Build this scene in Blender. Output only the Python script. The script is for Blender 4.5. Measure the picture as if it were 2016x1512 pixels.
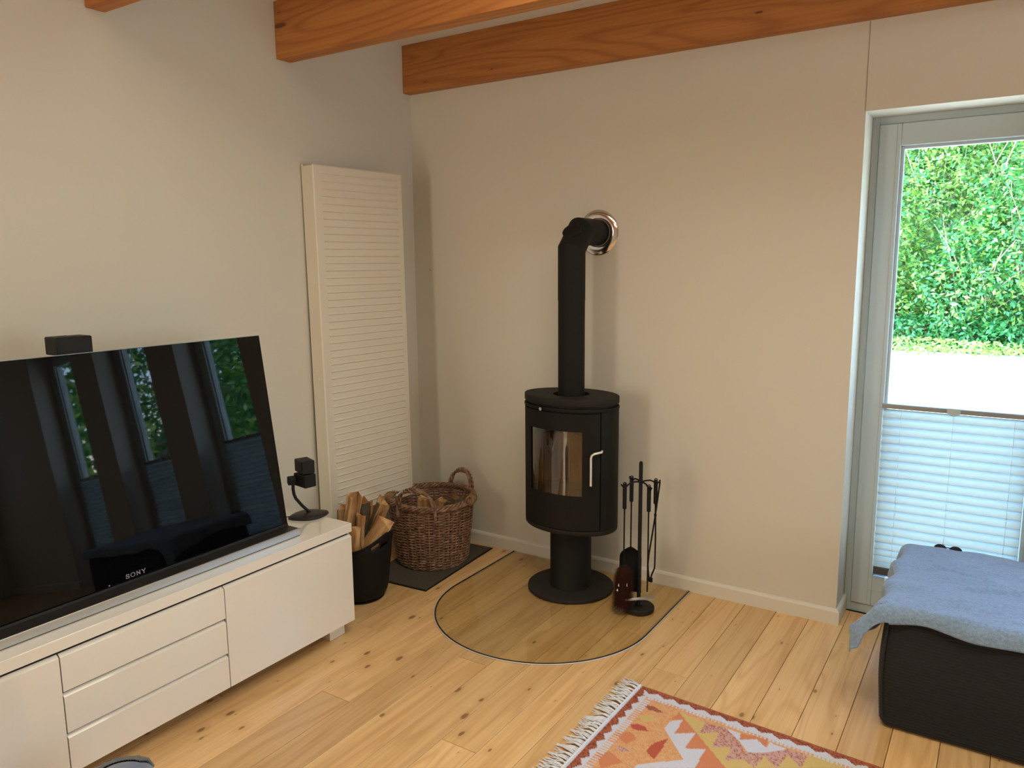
import bpy, math, random
import numpy as np
from mathutils import Vector, Matrix, noise as mnoise
PI = math.pi
rnd = random.Random(7)

# ------------------------------------------------------------------ clear
for o in list(bpy.data.objects):
    bpy.data.objects.remove(o)
SC = bpy.context.scene
COL = SC.collection

# ------------------------------------------------------------------ camera
cam_d = bpy.data.cameras.new('camera')
cam = bpy.data.objects.new('camera', cam_d)
COL.objects.link(cam)
CAM = Vector((2.828, -3.371, 1.55))
yaw, pit, rol = 0.57537, -0.15526, -0.00893
_f = Vector((-math.sin(yaw)*math.cos(pit), math.cos(yaw)*math.cos(pit), math.sin(pit)))
_r = Vector((math.cos(yaw), math.sin(yaw), 0)); _u = _r.cross(_f)
_r2 = math.cos(rol)*_r + math.sin(rol)*_u; _u2 = -math.sin(rol)*_r + math.cos(rol)*_u
mw = Matrix.Identity(4)
for i in range(3):
    mw[i][0] = _r2[i]; mw[i][1] = _u2[i]; mw[i][2] = -_f[i]; mw[i][3] = CAM[i]
cam.matrix_world = mw
cam_d.sensor_fit = 'HORIZONTAL'; cam_d.sensor_width = 36.0
cam_d.lens = 36.0*1512.19/2016.0
cam_d.clip_start = 0.05; cam_d.clip_end = 200
SC.camera = cam

# ------------------------------------------------------------------ world, sun, added fill lights
w = bpy.data.worlds.new('world'); SC.world = w; w.use_nodes = True
nt = w.node_tree; nt.nodes.clear()
sky = nt.nodes.new('ShaderNodeTexSky'); sky.sky_type = 'NISHITA'
sky.sun_disc = False; sky.sun_elevation = math.radians(52); sky.sun_rotation = math.radians(-95)
sky.air_density = 1.0; sky.dust_density = 0.2; sky.ozone_density = 3.0
bg = nt.nodes.new('ShaderNodeBackground'); bg.inputs[1].default_value = 3.0
wo = nt.nodes.new('ShaderNodeOutputWorld')
nt.links.new(sky.outputs[0], bg.inputs[0]); nt.links.new(bg.outputs[0], wo.inputs[0])

def sunlight():
    d = bpy.data.lights.new('sun', 'SUN'); d.energy = 11.0; d.angle = math.radians(0.6); d.color = (1.0, 0.96, 0.88)
    o = bpy.data.objects.new('sun', d); COL.objects.link(o)
    o.location = (-8, 6, 12)
    o.rotation_euler = Vector((-0.75, -0.02, 1.0)).to_track_quat('Z', 'Y').to_euler()
sunlight()

def area(name, loc, rot, sx, sy, e, col):
    d = bpy.data.lights.new(name, 'AREA'); d.shape = 'RECTANGLE'; d.size = sx; d.size_y = sy; d.energy = e; d.color = col
    o = bpy.data.objects.new(name, d); COL.objects.link(o); o.location = loc; o.rotation_euler = rot
    return o
# added fill lights, unseen: behind the camera, at the right wall, two under the ceiling
area('window_daylight', (0.42, -5.17, 1.30), (PI/2, 0, 0), 0.55, 1.9, 31, (1.0, 0.91, 0.74))
area('window_daylight', (6.57, -1.6, 1.35), (0, PI/2, 0), 1.6, 2.1, 38, (0.85, 0.95, 1.0))
area('window_daylight', (2.6, -2.14, 2.68), (0, 0, 0), 1.3, 0.62, 36, (1.0, 0.94, 0.76))
area('window_daylight', (1.80, -1.32, 2.68), (0, 0, 0), 1.3, 0.50, 6, (1.0, 0.90, 0.72))

SC.view_settings.view_transform = 'Standard'; SC.view_settings.look = 'None'
SC.view_settings.gamma = 1.0; SC.view_settings.use_curve_mapping = False
SC.view_settings.exposure = 0.0

# ------------------------------------------------------------------ material helpers
def new_mat(name):
    m = bpy.data.materials.new(name); m.use_nodes = True
    m.node_tree.nodes.clear()
    return m, m.node_tree
def N(nt, typ, **kw):
    n = nt.nodes.new(typ)
    for k, v in kw.items():
        if k.startswith('i_'):
            n.inputs[int(k[2:])].default_value = v
        else:
            setattr(n, k, v)
    return n
def Lk(nt, a, b): nt.links.new(a, b)
def ramp(nt, fac, stops, interp='LINEAR'):
    r = nt.nodes.new('ShaderNodeValToRGB'); r.color_ramp.interpolation = interp
    el = r.color_ramp.elements
    while len(el) > 1: el.remove(el[0])
    el[0].position = stops[0][0]; el[0].color = (*stops[0][1], 1)
    for p, c in stops[1:]:
        e = el.new(p); e.color = (*c, 1)
    if fac is not None: nt.links.new(fac, r.inputs[0])
    return r
def mixc(nt, fac, a, b, mode='MIX'):
    m = nt.nodes.new('ShaderNodeMix'); m.data_type = 'RGBA'; m.blend_type = mode
    for s, v in ((m.inputs[0], fac), (m.inputs[6], a), (m.inputs[7], b)):
        if hasattr(v, 'links'): nt.links.new(v, s)
        elif isinstance(v, (int, float)): s.default_value = v
        else: s.default_value = (*v, 1)
    return m.outputs[2]
def math_(nt, op, a, b=0.0, c=0.0):
    m = nt.nodes.new('ShaderNodeMath'); m.operation = op
    for s, v in zip(m.inputs, (a, b, c)):
        if hasattr(v, 'links'): nt.links.new(v, s)
        else: s.default_value = v
    return m.outputs[0]
def coords(nt, scale=(1, 1, 1), obj_rand=0.0, out='Object', rot=(0, 0, 0)):
    tc = nt.nodes.new('ShaderNodeTexCoord'); mp = nt.nodes.new('ShaderNodeMapping')
    mp.inputs['Scale'].default_value = scale; mp.inputs['Rotation'].default_value = rot
    src = tc.outputs[out]
    if obj_rand:
        oi = nt.nodes.new('ShaderNodeObjectInfo')
        cb = nt.nodes.new('ShaderNodeCombineXYZ')
        for i, k in enumerate((1.0, 0.73, 0.39)):
            nt.links.new(math_(nt, 'MULTIPLY', oi.outputs['Random'], obj_rand*k), cb.inputs[i])
        va = nt.nodes.new('ShaderNodeVectorMath'); va.operation = 'ADD'
        nt.links.new(src, va.inputs[0]); nt.links.new(cb.outputs[0], va.inputs[1]); src = va.outputs[0]
    nt.links.new(src, mp.inputs[0])
    return mp.outputs[0]
def noise(nt, vec, scale, detail=2, rough=0.5, dist=0.0):
    n = nt.nodes.new('ShaderNodeTexNoise'); n.inputs['Scale'].default_value = scale
    n.inputs['Detail'].default_value = detail; n.inputs['Roughness'].default_value = rough
    n.inputs['Distortion'].default_value = dist
    nt.links.new(vec, n.inputs['Vector']); return n.outputs[0]
def principled(nt, col, rough=0.5, metal=0.0, spec=0.5, normal=None, **kw):
    p = nt.nodes.new('ShaderNodeBsdfPrincipled')
    for nm, v in (('Base Color', col), ('Roughness', rough)):
        if hasattr(v, 'links'): nt.links.new(v, p.inputs[nm])
        elif isinstance(v, (int, float)): p.inputs[nm].default_value = v
        else: p.inputs[nm].default_value = (*v, 1)
    p.inputs['Metallic'].default_value = metal; p.inputs['Specular IOR Level'].default_value = spec
    for k, v in kw.items(): p.inputs[k.replace('_', ' ')].default_value = v
    if normal is not None: nt.links.new(normal, p.inputs['Normal'])
    return p
def bump(nt, h, strength=0.3, dist=0.01):
    b = nt.nodes.new('ShaderNodeBump'); b.inputs['Strength'].default_value = strength; b.inputs['Distance'].default_value = dist
    nt.links.new(h, b.inputs['Height']); return b.outputs[0]
def out(nt, sh):
    o = nt.nodes.new('ShaderNodeOutputMaterial'); nt.links.new(sh, o.inputs[0])
def plain(name, col, rough=0.5, metal=0.0, spec=0.5, nscale=0, namp=0.1, bscale=0, bstr=0.2, bdist=0.002, **kw):
    m, nt = new_mat(name)
    c = col; nrm = None
    if nscale:
        v = coords(nt); f = noise(nt, v, nscale, 3)
        c = mixc(nt, f, tuple(x*(1-namp) for x in col), tuple(min(1, x*(1+namp)) for x in col))
    if bscale:
        v2 = coords(nt); nrm = bump(nt, noise(nt, v2, bscale, 3), bstr, bdist)
    out(nt, principled(nt, c, rough, metal, spec, nrm, **kw).outputs[0])
    return m

def wood(name, stops, stretch=(9, 0.9, 9), ring=9.0, ringamt=0.35, ringcol=(0.3, 0.12, 0.03), knotcol=(0.16, 0.06, 0.02),
         knotscale=(5.5, 1.8, 1), knotr=0.05, rough=0.35, rand=31.0, tint=0.12, spec=0.4, knotprob=0.5, streak=0.5):
    """long-grained softwood; grain runs along local Y"""
    m, nt = new_mat(name)
    oi = nt.nodes.new('ShaderNodeObjectInfo')
    v = coords(nt, stretch, rand)
    big = noise(nt, v, 0.6, 2, 0.5, 0.3)
    # contour lines of a stretched noise give cathedral rings
    r = math_(nt, 'MULTIPLY', big, ring*PI*2)
    s = math_(nt, 'SINE', r)
    s = math_(nt, 'MULTIPLY_ADD', s, 0.5, 0.5)
    s = math_(nt, 'POWER', s, 3.0)
    v2 = coords(nt, (90, 1.6, 90), rand)
    fine = noise(nt, v2, 1.0, 3, 0.6)
    v3 = coords(nt, (7, 0.35, 7), rand)
    bands = noise(nt, v3, 1.0, 2, 0.5)
    f = math_(nt, 'ADD', math_(nt, 'MULTIPLY', fine, streak), math_(nt, 'MULTIPLY', bands, 1-streak))
    base = ramp(nt, f, stops).outputs[0]
    msk = math_(nt, 'MULTIPLY', s, ringamt)
    c = mixc(nt, msk, base, ringcol)
    # knots
    v4 = coords(nt, knotscale, rand*1.7)
    warp = nt.nodes.new('ShaderNodeTexNoise'); warp.inputs['Scale'].default_value = 3.0
    nt.links.new(v4, warp.inputs['Vector'])
    vo = nt.nodes.new('ShaderNodeTexVoronoi'); vo.feature = 'F1'; vo.inputs['Scale'].default_value = 1.0
    va = nt.nodes.new('ShaderNodeVectorMath'); va.operation = 'MULTIPLY_ADD'
    va.inputs[1].default_value = (0.08, 0.08, 0.0)
    nt.links.new(warp.outputs['Color'], va.inputs[0]); nt.links.new(v4, va.inputs[2])
    # flatten third axis so that knots cut the top face
    sp = nt.nodes.new('ShaderNodeSeparateXYZ'); nt.links.new(va.outputs[0], sp.inputs[0])
    cb = nt.nodes.new('ShaderNodeCombineXYZ'); nt.links.new(sp.outputs[0], cb.inputs[0]); nt.links.new(sp.outputs[1], cb.inputs[1])
    if name == 'beam_wood': nt.links.new(sp.outputs[2], cb.inputs[0])
    vo.voronoi_dimensions = '2D'
    nt.links.new(cb.outputs[0], vo.inputs['Vector'])
    sc = nt.nodes.new('ShaderNodeSeparateColor'); nt.links.new(vo.outputs['Color'], sc.inputs[0])
    size = math_(nt, 'MULTIPLY', math_(nt, 'POWER', sc.outputs[0], 3.0), knotr)
    present = math_(nt, 'LESS_THAN', sc.outputs[1], knotprob)
    size = math_(nt, 'MULTIPLY_ADD', size, 1.0, knotr*0.16)
    k = math_(nt, 'DIVIDE', vo.outputs['Distance'], size)
    kn = math_(nt, 'SUBTRACT', 1.0, math_(nt, 'SMOOTH_MIN', k, 1.0, 0.3))
    kn = math_(nt, 'MINIMUM', math_(nt, 'MAXIMUM', math_(nt, 'MULTIPLY', kn, 2.2), 0.0), 0.85)
    kn = math_(nt, 'MULTIPLY', kn, present)
    halo = math_(nt, 'MAXIMUM', math_(nt, 'SUBTRACT', 1.0, math_(nt, 'DIVIDE', k, 4.0)), 0.0)
    halo = math_(nt, 'MULTIPLY', math_(nt, 'MULTIPLY', halo, present), 0.35)
    c = mixc(nt, halo, c, tuple(x*0.55+y*0.3 for x, y in zip(stops[0][1], ringcol)))
    c = mixc(nt, kn, c, knotcol)
    tn = math_(nt, 'MULTIPLY_ADD', oi.outputs['Random'], tint*2, 1-tint)
    hsv = nt.nodes.new('ShaderNodeHueSaturation'); nt.links.new(c, hsv.inputs['Color']); nt.links.new(tn, hsv.inputs['Value'])
    nrm = bump(nt, fine, 0.08, 0.001)
    out(nt, principled(nt, hsv.outputs[0], rough, 0, spec, nrm).outputs[0])
    return m

M = {}
M['wall'] = plain('wall_paint', (0.70, 0.66, 0.57), 0.9, spec=0.2, nscale=1.2, namp=0.015, bscale=160, bstr=0.12, bdist=0.002)
M['ceiling'] = plain('ceiling_paint', (0.80, 0.77, 0.70), 0.9, spec=0.2, nscale=2, namp=0.01)
M['trim'] = plain('trim_paint', (0.76, 0.72, 0.63), 0.35, nscale=3, namp=0.02)
M['frame'] = plain('window_frame_white', (0.49, 0.575, 0.59), 0.35, nscale=6, namp=0.02)
M['floor'] = wood('floor_pine', [(0.25, (0.58, 0.32, 0.125)), (0.5, (0.74, 0.47, 0.21)), (0.75, (0.84, 0.58, 0.29))], rough=0.28, spec=0.45,
                  ring=10, ringamt=0.32, ringcol=(0.48, 0.24, 0.08), knotcol=(0.22, 0.105, 0.04), knotscale=(17, 8.5, 1), knotr=0.19, knotprob=0.17)
M['beam'] = wood('beam_wood', [(0.25, (0.36, 0.125, 0.028)), (0.5, (0.50, 0.19, 0.044)), (0.8, (0.64, 0.28, 0.075))], stretch=(6, 0.6, 6),
                 ring=17, ringamt=0.50, ringcol=(0.30, 0.085, 0.02), knotcol=(0.12, 0.03, 0.01), rough=0.55, knotscale=(1, 1.6, 6), knotr=0.09, tint=0.06)
M['subfloor'] = plain('subfloor', (0.10, 0.05, 0.02), 0.9)
M['gloss'] = plain('gloss_white_lacquer', (0.84, 0.80, 0.71), 0.05, spec=0.6, Coat_Weight=1.0, Coat_Roughness=0.03)
M['dark_gap'] = plain('dark_recess', (0.012, 0.013, 0.013), 0.8)  # near-black that stands in for shade in the bench gaps
M['iron'] = plain('stove_iron', (0.009, 0.0085, 0.007), 0.62, spec=0.2, nscale=40, namp=0.15, bscale=400, bstr=0.15, bdist=0.0006)
M['ironlight'] = plain('cast_iron_plate', (0.020, 0.018, 0.015), 0.7, spec=0.25, nscale=25, namp=0.12, bscale=300, bstr=0.2, bdist=0.0008)
M['black'] = plain('black_plastic', (0.008, 0.008, 0.008), 0.55, spec=0.3, bscale=200, bstr=0.05)
M['blackmetal'] = plain('black_forged_metal', (0.006, 0.0055, 0.0055), 0.55, spec=0.25, bscale=150, bstr=0.2, bdist=0.001)
M['chrome'] = plain('polished_steel', (0.80, 0.80, 0.80), 0.14, 1.0)
M['satin'] = plain('satin_steel', (0.78, 0.76, 0.74), 0.45, 0.6)
M['steel'] = plain('brushed_steel', (0.35, 0.34, 0.33), 0.3, 1.0)
M['alu'] = plain('brushed_aluminium', (0.52, 0.52, 0.50), 0.36, 0.8, nscale=5, namp=0.05)
M['screen'] = plain('screen_glass', (0.0016, 0.0016, 0.002), 0.02, spec=0.26)
M['darkgrey'] = plain('dark_grey_plastic', (0.022, 0.020, 0.018), 0.4, spec=0.35)
M['logo'] = plain('silver_print', (0.42, 0.42, 0.43), 0.4, 0.3)
M['radiator'] = plain('radiator_enamel', (0.74, 0.68, 0.56), 0.4, nscale=4, namp=0.02, bscale=60, bstr=0.05)
M['mat'] = plain('doormat_fibre', (0.095, 0.080, 0.062), 0.95, spec=0.1, nscale=150, namp=0.5, bscale=400, bstr=0.6, bdist=0.003)
M['tub'] = plain('black_rubber', (0.004, 0.0038, 0.0038), 0.6, spec=0.25)
M['bristle'] = plain('red_brown_bristle', (0.050, 0.014, 0.008), 0.8, spec=0.2, nscale=60, namp=0.6)
M['brick'] = plain('fire_brick', (0.36, 0.22, 0.13), 0.9, nscale=12, namp=0.3, bscale=60, bstr=0.3)
M['silver'] = plain('worn_silver_metal', (0.42, 0.42, 0.40), 0.45, 0.6, nscale=40, namp=0.3)
M['fringe'] = plain('fringe_cotton', (0.72, 0.74, 0.79), 0.9, spec=0.1, nscale=90, namp=0.2)
M['cord'] = plain('white_cord', (0.75, 0.8, 0.82), 0.7)
M['bark'] = plain('bark', (0.14, 0.115, 0.075), 0.95, spec=0.1, nscale=25, namp=0.55, bscale=60, bstr=0.8, bdist=0.008)
M['grassgravel'] = plain('sunlit_pale_ground', (0.72, 0.68, 0.52), 0.95, spec=0.1, nscale=1.2, namp=0.10, bscale=30, bstr=0.5, bdist=0.02)  # pale base colour lets the sunny lawn clip to white
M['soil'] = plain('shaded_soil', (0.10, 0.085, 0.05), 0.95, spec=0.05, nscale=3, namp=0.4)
M['branch'] = plain('branch_bark', (0.34, 0.27, 0.17), 0.9, nscale=9, namp=0.3)
M['rail'] = plain('blind_rail', (0.30, 0.30, 0.28), 0.4, 0.3)
M['raildark'] = plain('blind_rail_dark', (0.06, 0.065, 0.07), 0.5)

def split_wood():
    m, nt = new_mat('split_firewood')
    v = coords(nt, (40, 40, 3), 17.0); f = noise(nt, v, 1.0, 4, 0.65)
    v2 = coords(nt, (6, 6, 2), 9.0); g = noise(nt, v2, 1.5, 2)
    a = ramp(nt, f, [(0.3, (0.20, 0.095, 0.04)), (0.5, (0.50, 0.29, 0.13)), (0.72, (0.72, 0.48, 0.25))]).outputs[0]
    b = ramp(nt, g, [(0.32, (0.42, 0.28, 0.20)), (0.52, (1, 1, 1))]).outputs[0]
    c = mixc(nt, 1.0, a, b, 'MULTIPLY')
    oi = nt.nodes.new('ShaderNodeObjectInfo'); hsv = nt.nodes.new('ShaderNodeHueSaturation')
    nt.links.new(c, hsv.inputs['Color']); nt.links.new(math_(nt, 'MULTIPLY_ADD', oi.outputs['Random'], 0.5, 0.75), hsv.inputs['Value'])
    out(nt, principled(nt, hsv.outputs[0], 0.85, 0, 0.15, bump(nt, f, 0.6, 0.004)).outputs[0]); return m
M['log'] = split_wood()
def wicker():
    m, nt = new_mat('wicker')
    v = coords(nt); f = noise(nt, v, 45, 3, 0.6); g = noise(nt, v, 9, 2)
    a = ramp(nt, f, [(0.3, (0.075, 0.032, 0.018)), (0.5, (0.25, 0.135, 0.080)), (0.70, (0.50, 0.33, 0.21))]).outputs[0]
    c = mixc(nt, math_(nt, 'MULTIPLY', g, 0.6), a, (0.19, 0.10, 0.07))
    out(nt, principled(nt, c, 0.5, 0, 0.4, bump(nt, f, 0.3, 0.002)).outputs[0]); return m
M['wicker'] = wicker()
def wicker2():
    m, nt = new_mat('wicker_stake')
    v = coords(nt); f = noise(nt, v, 45, 3, 0.6)
    a = ramp(nt, f, [(0.3, (0.12, 0.06, 0.025)), (0.6, (0.34, 0.19, 0.08))]).outputs[0]
    out(nt, principled(nt, a, 0.5, 0, 0.4).outputs[0]); return m
M['wicker2'] = wicker2()
def thin_glass(name, tint, refl=1.0, rough=0.0):
    m, nt = new_mat(name)
    t = N(nt, 'ShaderNodeBsdfTransparent'); t.inputs[0].default_value = (*tint, 1)
    g = N(nt, 'ShaderNodeBsdfGlossy'); g.inputs['Roughness'].default_value = rough
    fr = N(nt, 'ShaderNodeFresnel'); fr.inputs[0].default_value = 1.45
    mx = N(nt, 'ShaderNodeMixShader')
    geo = N(nt, 'ShaderNodeNewGeometry')
    fac = math_(nt, 'MULTIPLY', math_(nt, 'MULTIPLY', fr.outputs[0], refl), math_(nt, 'SUBTRACT', 1.0, geo.outputs['Backfacing']))
    nt.links.new(fac, mx.inputs[0]); nt.links.new(t.outputs[0], mx.inputs[1]); nt.links.new(g.outputs[0], mx.inputs[2])
    out(nt, mx.outputs[0]); return m
M['pane'] = thin_glass('window_glass', (0.97, 0.99, 0.98), 0.35)
M['stoveglass'] = thin_glass('sooty_stove_glass', (0.76, 0.69, 0.58), 4.0, 0.025)
M['floorglass'] = thin_glass('hearth_glass', (0.93, 0.93, 0.885), 1.0)
def blind_mat():
    m, nt = new_mat('pleated_blind_fabric')
    d = N(nt, 'ShaderNodeBsdfDiffuse'); d.inputs[0].default_value = (0.60, 0.64, 0.63, 1)
    t = N(nt, 'ShaderNodeBsdfTranslucent'); t.inputs[0].default_value = (0.42, 0.50, 0.50, 1)
    mx = N(nt, 'ShaderNodeMixShader'); mx.inputs[0].default_value = 0.35
    nt.links.new(d.outputs[0], mx.inputs[1]); nt.links.new(t.outputs[0], mx.inputs[2]); out(nt, mx.outputs[0]); return m
M['blind'] = blind_mat()
def leaf_mat(name, c1, c2):
    m, nt = new_mat(name)
    v = coords(nt); f = noise(nt, v, 1.7, 3, 0.7); c = ramp(nt, f, [(0.35, c1), (0.65, c2)]).outputs[0]
    d = N(nt, 'ShaderNodeBsdfDiffuse'); t = N(nt, 'ShaderNodeBsdfTranslucent'); g = N(nt, 'ShaderNodeBsdfGlossy'); g.inputs['Roughness'].default_value = 0.35
    g.inputs[0].default_value = (0.9, 0.95, 0.9, 1)
    nt.links.new(c, d.inputs[0]); nt.links.new(c, t.inputs[0])
    mx = N(nt, 'ShaderNodeMixShader'); mx.inputs[0].default_value = 0.4
    nt.links.new(d.outputs[0], mx.inputs[1]); nt.links.new(t.outputs[0], mx.inputs[2])
    m2 = N(nt, 'ShaderNodeMixShader'); m2.inputs[0].default_value = 0.05
    nt.links.new(mx.outputs[0], m2.inputs[1]); nt.links.new(g.outputs[0], m2.inputs[2]); out(nt, m2.outputs[0]); return m
M['leaf_dark'] = leaf_mat('leaf_deep_green', (0.03, 0.17, 0.03), (0.07, 0.32, 0.06))
M['leaf_light'] = leaf_mat('leaf_light_green', (0.16, 0.32, 0.03), (0.36, 0.52, 0.10))
def fabric(name, c1, c2, sc=250, ss=6, b=0.5, bd=0.003, sheen=0.3):
    m, nt = new_mat(name)
    v = coords(nt); f = noise(nt, v, sc, 3, 0.7); g = noise(nt, v, ss, 2)
    c = mixc(nt, f, c1, c2); c = mixc(nt, math_(nt, 'MULTIPLY', g, 0.35), c, tuple(x*0.6 for x in c1))
    p = principled(nt, c, 0.95, 0, 0.1, bump(nt, f, b, bd)); p.inputs['Sheen Weight'].default_value = sheen
    out(nt, p.outputs[0]); return m
M['blanket'] = fabric('blue_grey_fleece', (0.13, 0.19, 0.28), (0.40, 0.57, 0.80), sc=110, ss=5, b=0.7, bd=0.006)
M['cordfab'] = fabric('charcoal_corduroy', (0.016, 0.0165, 0.0175), (0.032, 0.033, 0.034), sc=500, ss=5, bd=0.001, sheen=0.15)
M['denim'] = fabric('washed_denim', (0.13, 0.17, 0.27), (0.30, 0.34, 0.44), sc=600, ss=20)
M['greyband'] = fabric('grey_ruched_band', (0.10, 0.11, 0.11), (0.24, 0.25, 0.24), sc=300)
def rug_mat():
    m, nt = new_mat('kilim_weave')
    a = N(nt, 'ShaderNodeVertexColor'); a.layer_name = 'pattern'
    v = coords(nt); f = noise(nt, v, 260, 2, 0.6)
    c = mixc(nt, math_(nt, 'MULTIPLY', f, 0.30), a.outputs[0], (0.35, 0.14, 0.06))
    out(nt, principled(nt, c, 0.95, 0, 0.1, bump(nt, f, 0.5, 0.002)).outputs[0]); return m
M['rug'] = rug_mat()

# ------------------------------------------------------------------ mesh helpers
class MB:
    def __init__(s): s.v = []; s.f = []
    def add(s, vs, fs):
        b = len(s.v); s.v += [tuple(p) for p in vs]; s.f += [tuple(i+b for i in f) for f in fs]; return s
    def box(s, x0, x1, y0, y1, z0, z1, c=0.0):
        if c <= 0:
            vs = [(x, y, z) for x in (x0, x1) for y in (y0, y1) for z in (z0, z1)]
            fs = [(0, 1, 3, 2), (4, 6, 7, 5), (0, 4, 5, 1), (2, 3, 7, 6), (0, 2, 6, 4), (1, 5, 7, 3)]
            return s.add(vs, fs)
        # chamfered box
        vs = []; idx = {}
        X = (x0, x1); Y = (y0, y1); Z = (z0, z1)
        for i in (0, 1):
            for j in (0, 1):
                for k in (0, 1):
                    sx, sy, sz = (c if i == 0 else -c), (c if j == 0 else -c), (c if k == 0 else -c)
                    idx[(i, j, k, 0)] = len(vs); vs.append((X[i], Y[j]+sy, Z[k]+sz))
                    idx[(i, j, k, 1)] = len(vs); vs.append((X[i]+sx, Y[j], Z[k]+sz))
                    idx[(i, j, k, 2)] = len(vs); vs.append((X[i]+sx, Y[j]+sy, Z[k]))
        fs = []
        q = ((0, 0), (1, 0), (1, 1), (0, 1))
        for a in (0, 1):
            fs.append([idx[(a, p, r, 0)] for p, r in (q if a else q[::-1])])
            fs.append([idx[(p, a, r, 1)] for p, r in (q[::-1] if a else q)])
            fs.append([idx[(p, r, a, 2)] for p, r in (q if a else q[::-1])])
        for a in (0, 1):
            for b in (0, 1):
                fs.append([idx[(a, b, 0, 0)], idx[(a, b, 0, 1)], idx[(a, b, 1, 1)], idx[(a, b, 1, 0)]])
                fs.append([idx[(a, 0, b, 0)], idx[(a, 0, b, 2)], idx[(a, 1, b, 2)], idx[(a, 1, b, 0)]])
                fs.append([idx[(0, a, b, 1)], idx[(0, a, b, 2)], idx[(1, a, b, 2)], idx[(1, a, b, 1)]])
                for d in (0, 1):
                    pass
        for i in (0, 1):
            for j in (0, 1):
                for k in (0, 1):
                    fs.append([idx[(i, j, k, 0)], idx[(i, j, k, 1)], idx[(i, j, k, 2)]])
        return s.add(vs, fs)
    def tube(s, pts, r, n=8, cap=True, closed=False):
        pts = [Vector(p) for p in pts]; m = len(pts)
        rs = r if isinstance(r, (list, tuple)) else [r]*m
        up = None; rings = []
        for i, p in enumerate(pts):
            if closed: t = pts[(i+1) % m]-pts[i-1]
            else: t = pts[min(i+1, m-1)]-pts[max(i-1, 0)]
            t.normalize()
            if up is None:
                up = t.orthogonal().normalized()
            up = (up - t*up.dot(t))
            if up.length < 1e-6: up = t.orthogonal()
            up.normalize(); b = t.cross(up)
            rings.append([p + (up*math.cos(2*PI*k/n) + b*math.sin(2*PI*k/n))*rs[i] for k in range(n)])
        vs = [q for rg in rings for q in rg]; fs = []
        for i in range(m if closed else m-1):
            j = (i+1) % m
            for k in range(n):
                fs.append((i*n+k, i*n+(k+1) % n, j*n+(k+1) % n, j*n+k))
        if cap and not closed:
            fs.append(tuple(range(n))[::-1]); fs.append(tuple((m-1)*n+k for k in range(n)))
        return s.add(vs, fs)
    def lathe(s, prof, n=48, sx=1.0, sy=1.0, c=(0, 0)):
        vs = []; fs = []
        for r, z in prof:
            for k in range(n):
                a = 2*PI*k/n; vs.append((c[0]+r*sx*math.cos(a), c[1]+r*sy*math.sin(a), z))
        for i in range(len(prof)-1):
            for k in range(n):
                fs.append((i*n+k, i*n+(k+1) % n, (i+1)*n+(k+1) % n, (i+1)*n+k))
        if prof[0][0] > 1e-6: fs.append(tuple(range(n))[::-1])
        if prof[-1][0] > 1e-6: fs.append(tuple((len(prof)-1)*n+k for k in range(n)))
        return s.add(vs, fs)
    def prism(s, poly, z0, z1):
        n = len(poly); vs = [(x, y, z0) for x, y in poly]+[(x, y, z1) for x, y in poly]
        fs = [tuple(range(n))[::-1], tuple(range(n, 2*n))]+[(i, (i+1) % n, n+(i+1) % n, n+i) for i in range(n)]
        return s.add(vs, fs)
    def grid(s, P, nu, nv, closed_u=False):
        vs = [P(i, j) for j in range(nv) for i in range(nu)]; fs = []
        for j in range(nv-1):
            for i in range(nu if closed_u else nu-1):
                k = (i+1) % nu
                fs.append((j*nu+i, j*nu+k, (j+1)*nu+k, (j+1)*nu+i))
        return s.add(vs, fs)
    def xf(s, mtx):
        s.v = [tuple(mtx @ Vector(p)) for p in s.v]; return s
def fixn(me):
    import bmesh
    bm = bmesh.new(); bm.from_mesh(me); bmesh.ops.remove_doubles(bm, verts=bm.verts, dist=1e-7)
    bmesh.ops.recalc_face_normals(bm, faces=bm.faces); bm.to_mesh(me); bm.free()
def obj(name, mb, mat, parent=None, smooth=False, origin=None, fix=True, sharp=40):
    me = bpy.data.meshes.new(name)
    vs = mb.v
    base = Vector((0, 0, 0))
    if origin is not None:
        base = Vector(origin); vs = [(x-base[0], y-base[1], z-base[2]) for x, y, z in vs]
    me.from_pydata(vs, [], mb.f); me.update()
    if fix: fixn(me)
    me.materials.append(mat)
    if smooth:
        for p in me.polygons: p.use_smooth = True
        try: me.set_sharp_from_angle(angle=math.radians(sharp))
        except Exception: pass
    o = bpy.data.objects.new(name, me); COL.objects.link(o)
    if parent is not None:
        o.parent = parent
        pl = world_loc(parent); o.location = base - pl
    else:
        o.location = base
    return o
def world_loc(o):
    l = Vector(o.location)
    while o.parent is not None:
        o = o.parent; l = l + Vector(o.location)
    return l
def thing(name, label, cat, loc=(0, 0, 0), group=None):
    o = bpy.data.objects.new(name, None); o.empty_display_size = 0.05; COL.objects.link(o); o.location = loc
    o['label'] = label; o['category'] = cat
    if group: o['group'] = group
    return o
def tag(o, label, cat, group=None, kind=None):
    o['label'] = label; o['category'] = cat
    if group: o['group'] = group
    if kind: o['kind'] = kind
    return o
def struct(name, mb, mat, parent=None, label=None, **kw):
    o = obj(name, mb, mat, parent, **kw)
    if parent is None:
        o['kind'] = 'structure'
        if label: o['label'] = label
    return o
def sempty(name, label=None, loc=(0, 0, 0)):
    o = bpy.data.objects.new(name, None); o.empty_display_size = 0.1; COL.objects.link(o); o.location = loc
    o['kind'] = 'structure'
    if label: o['label'] = label
    return o

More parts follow.
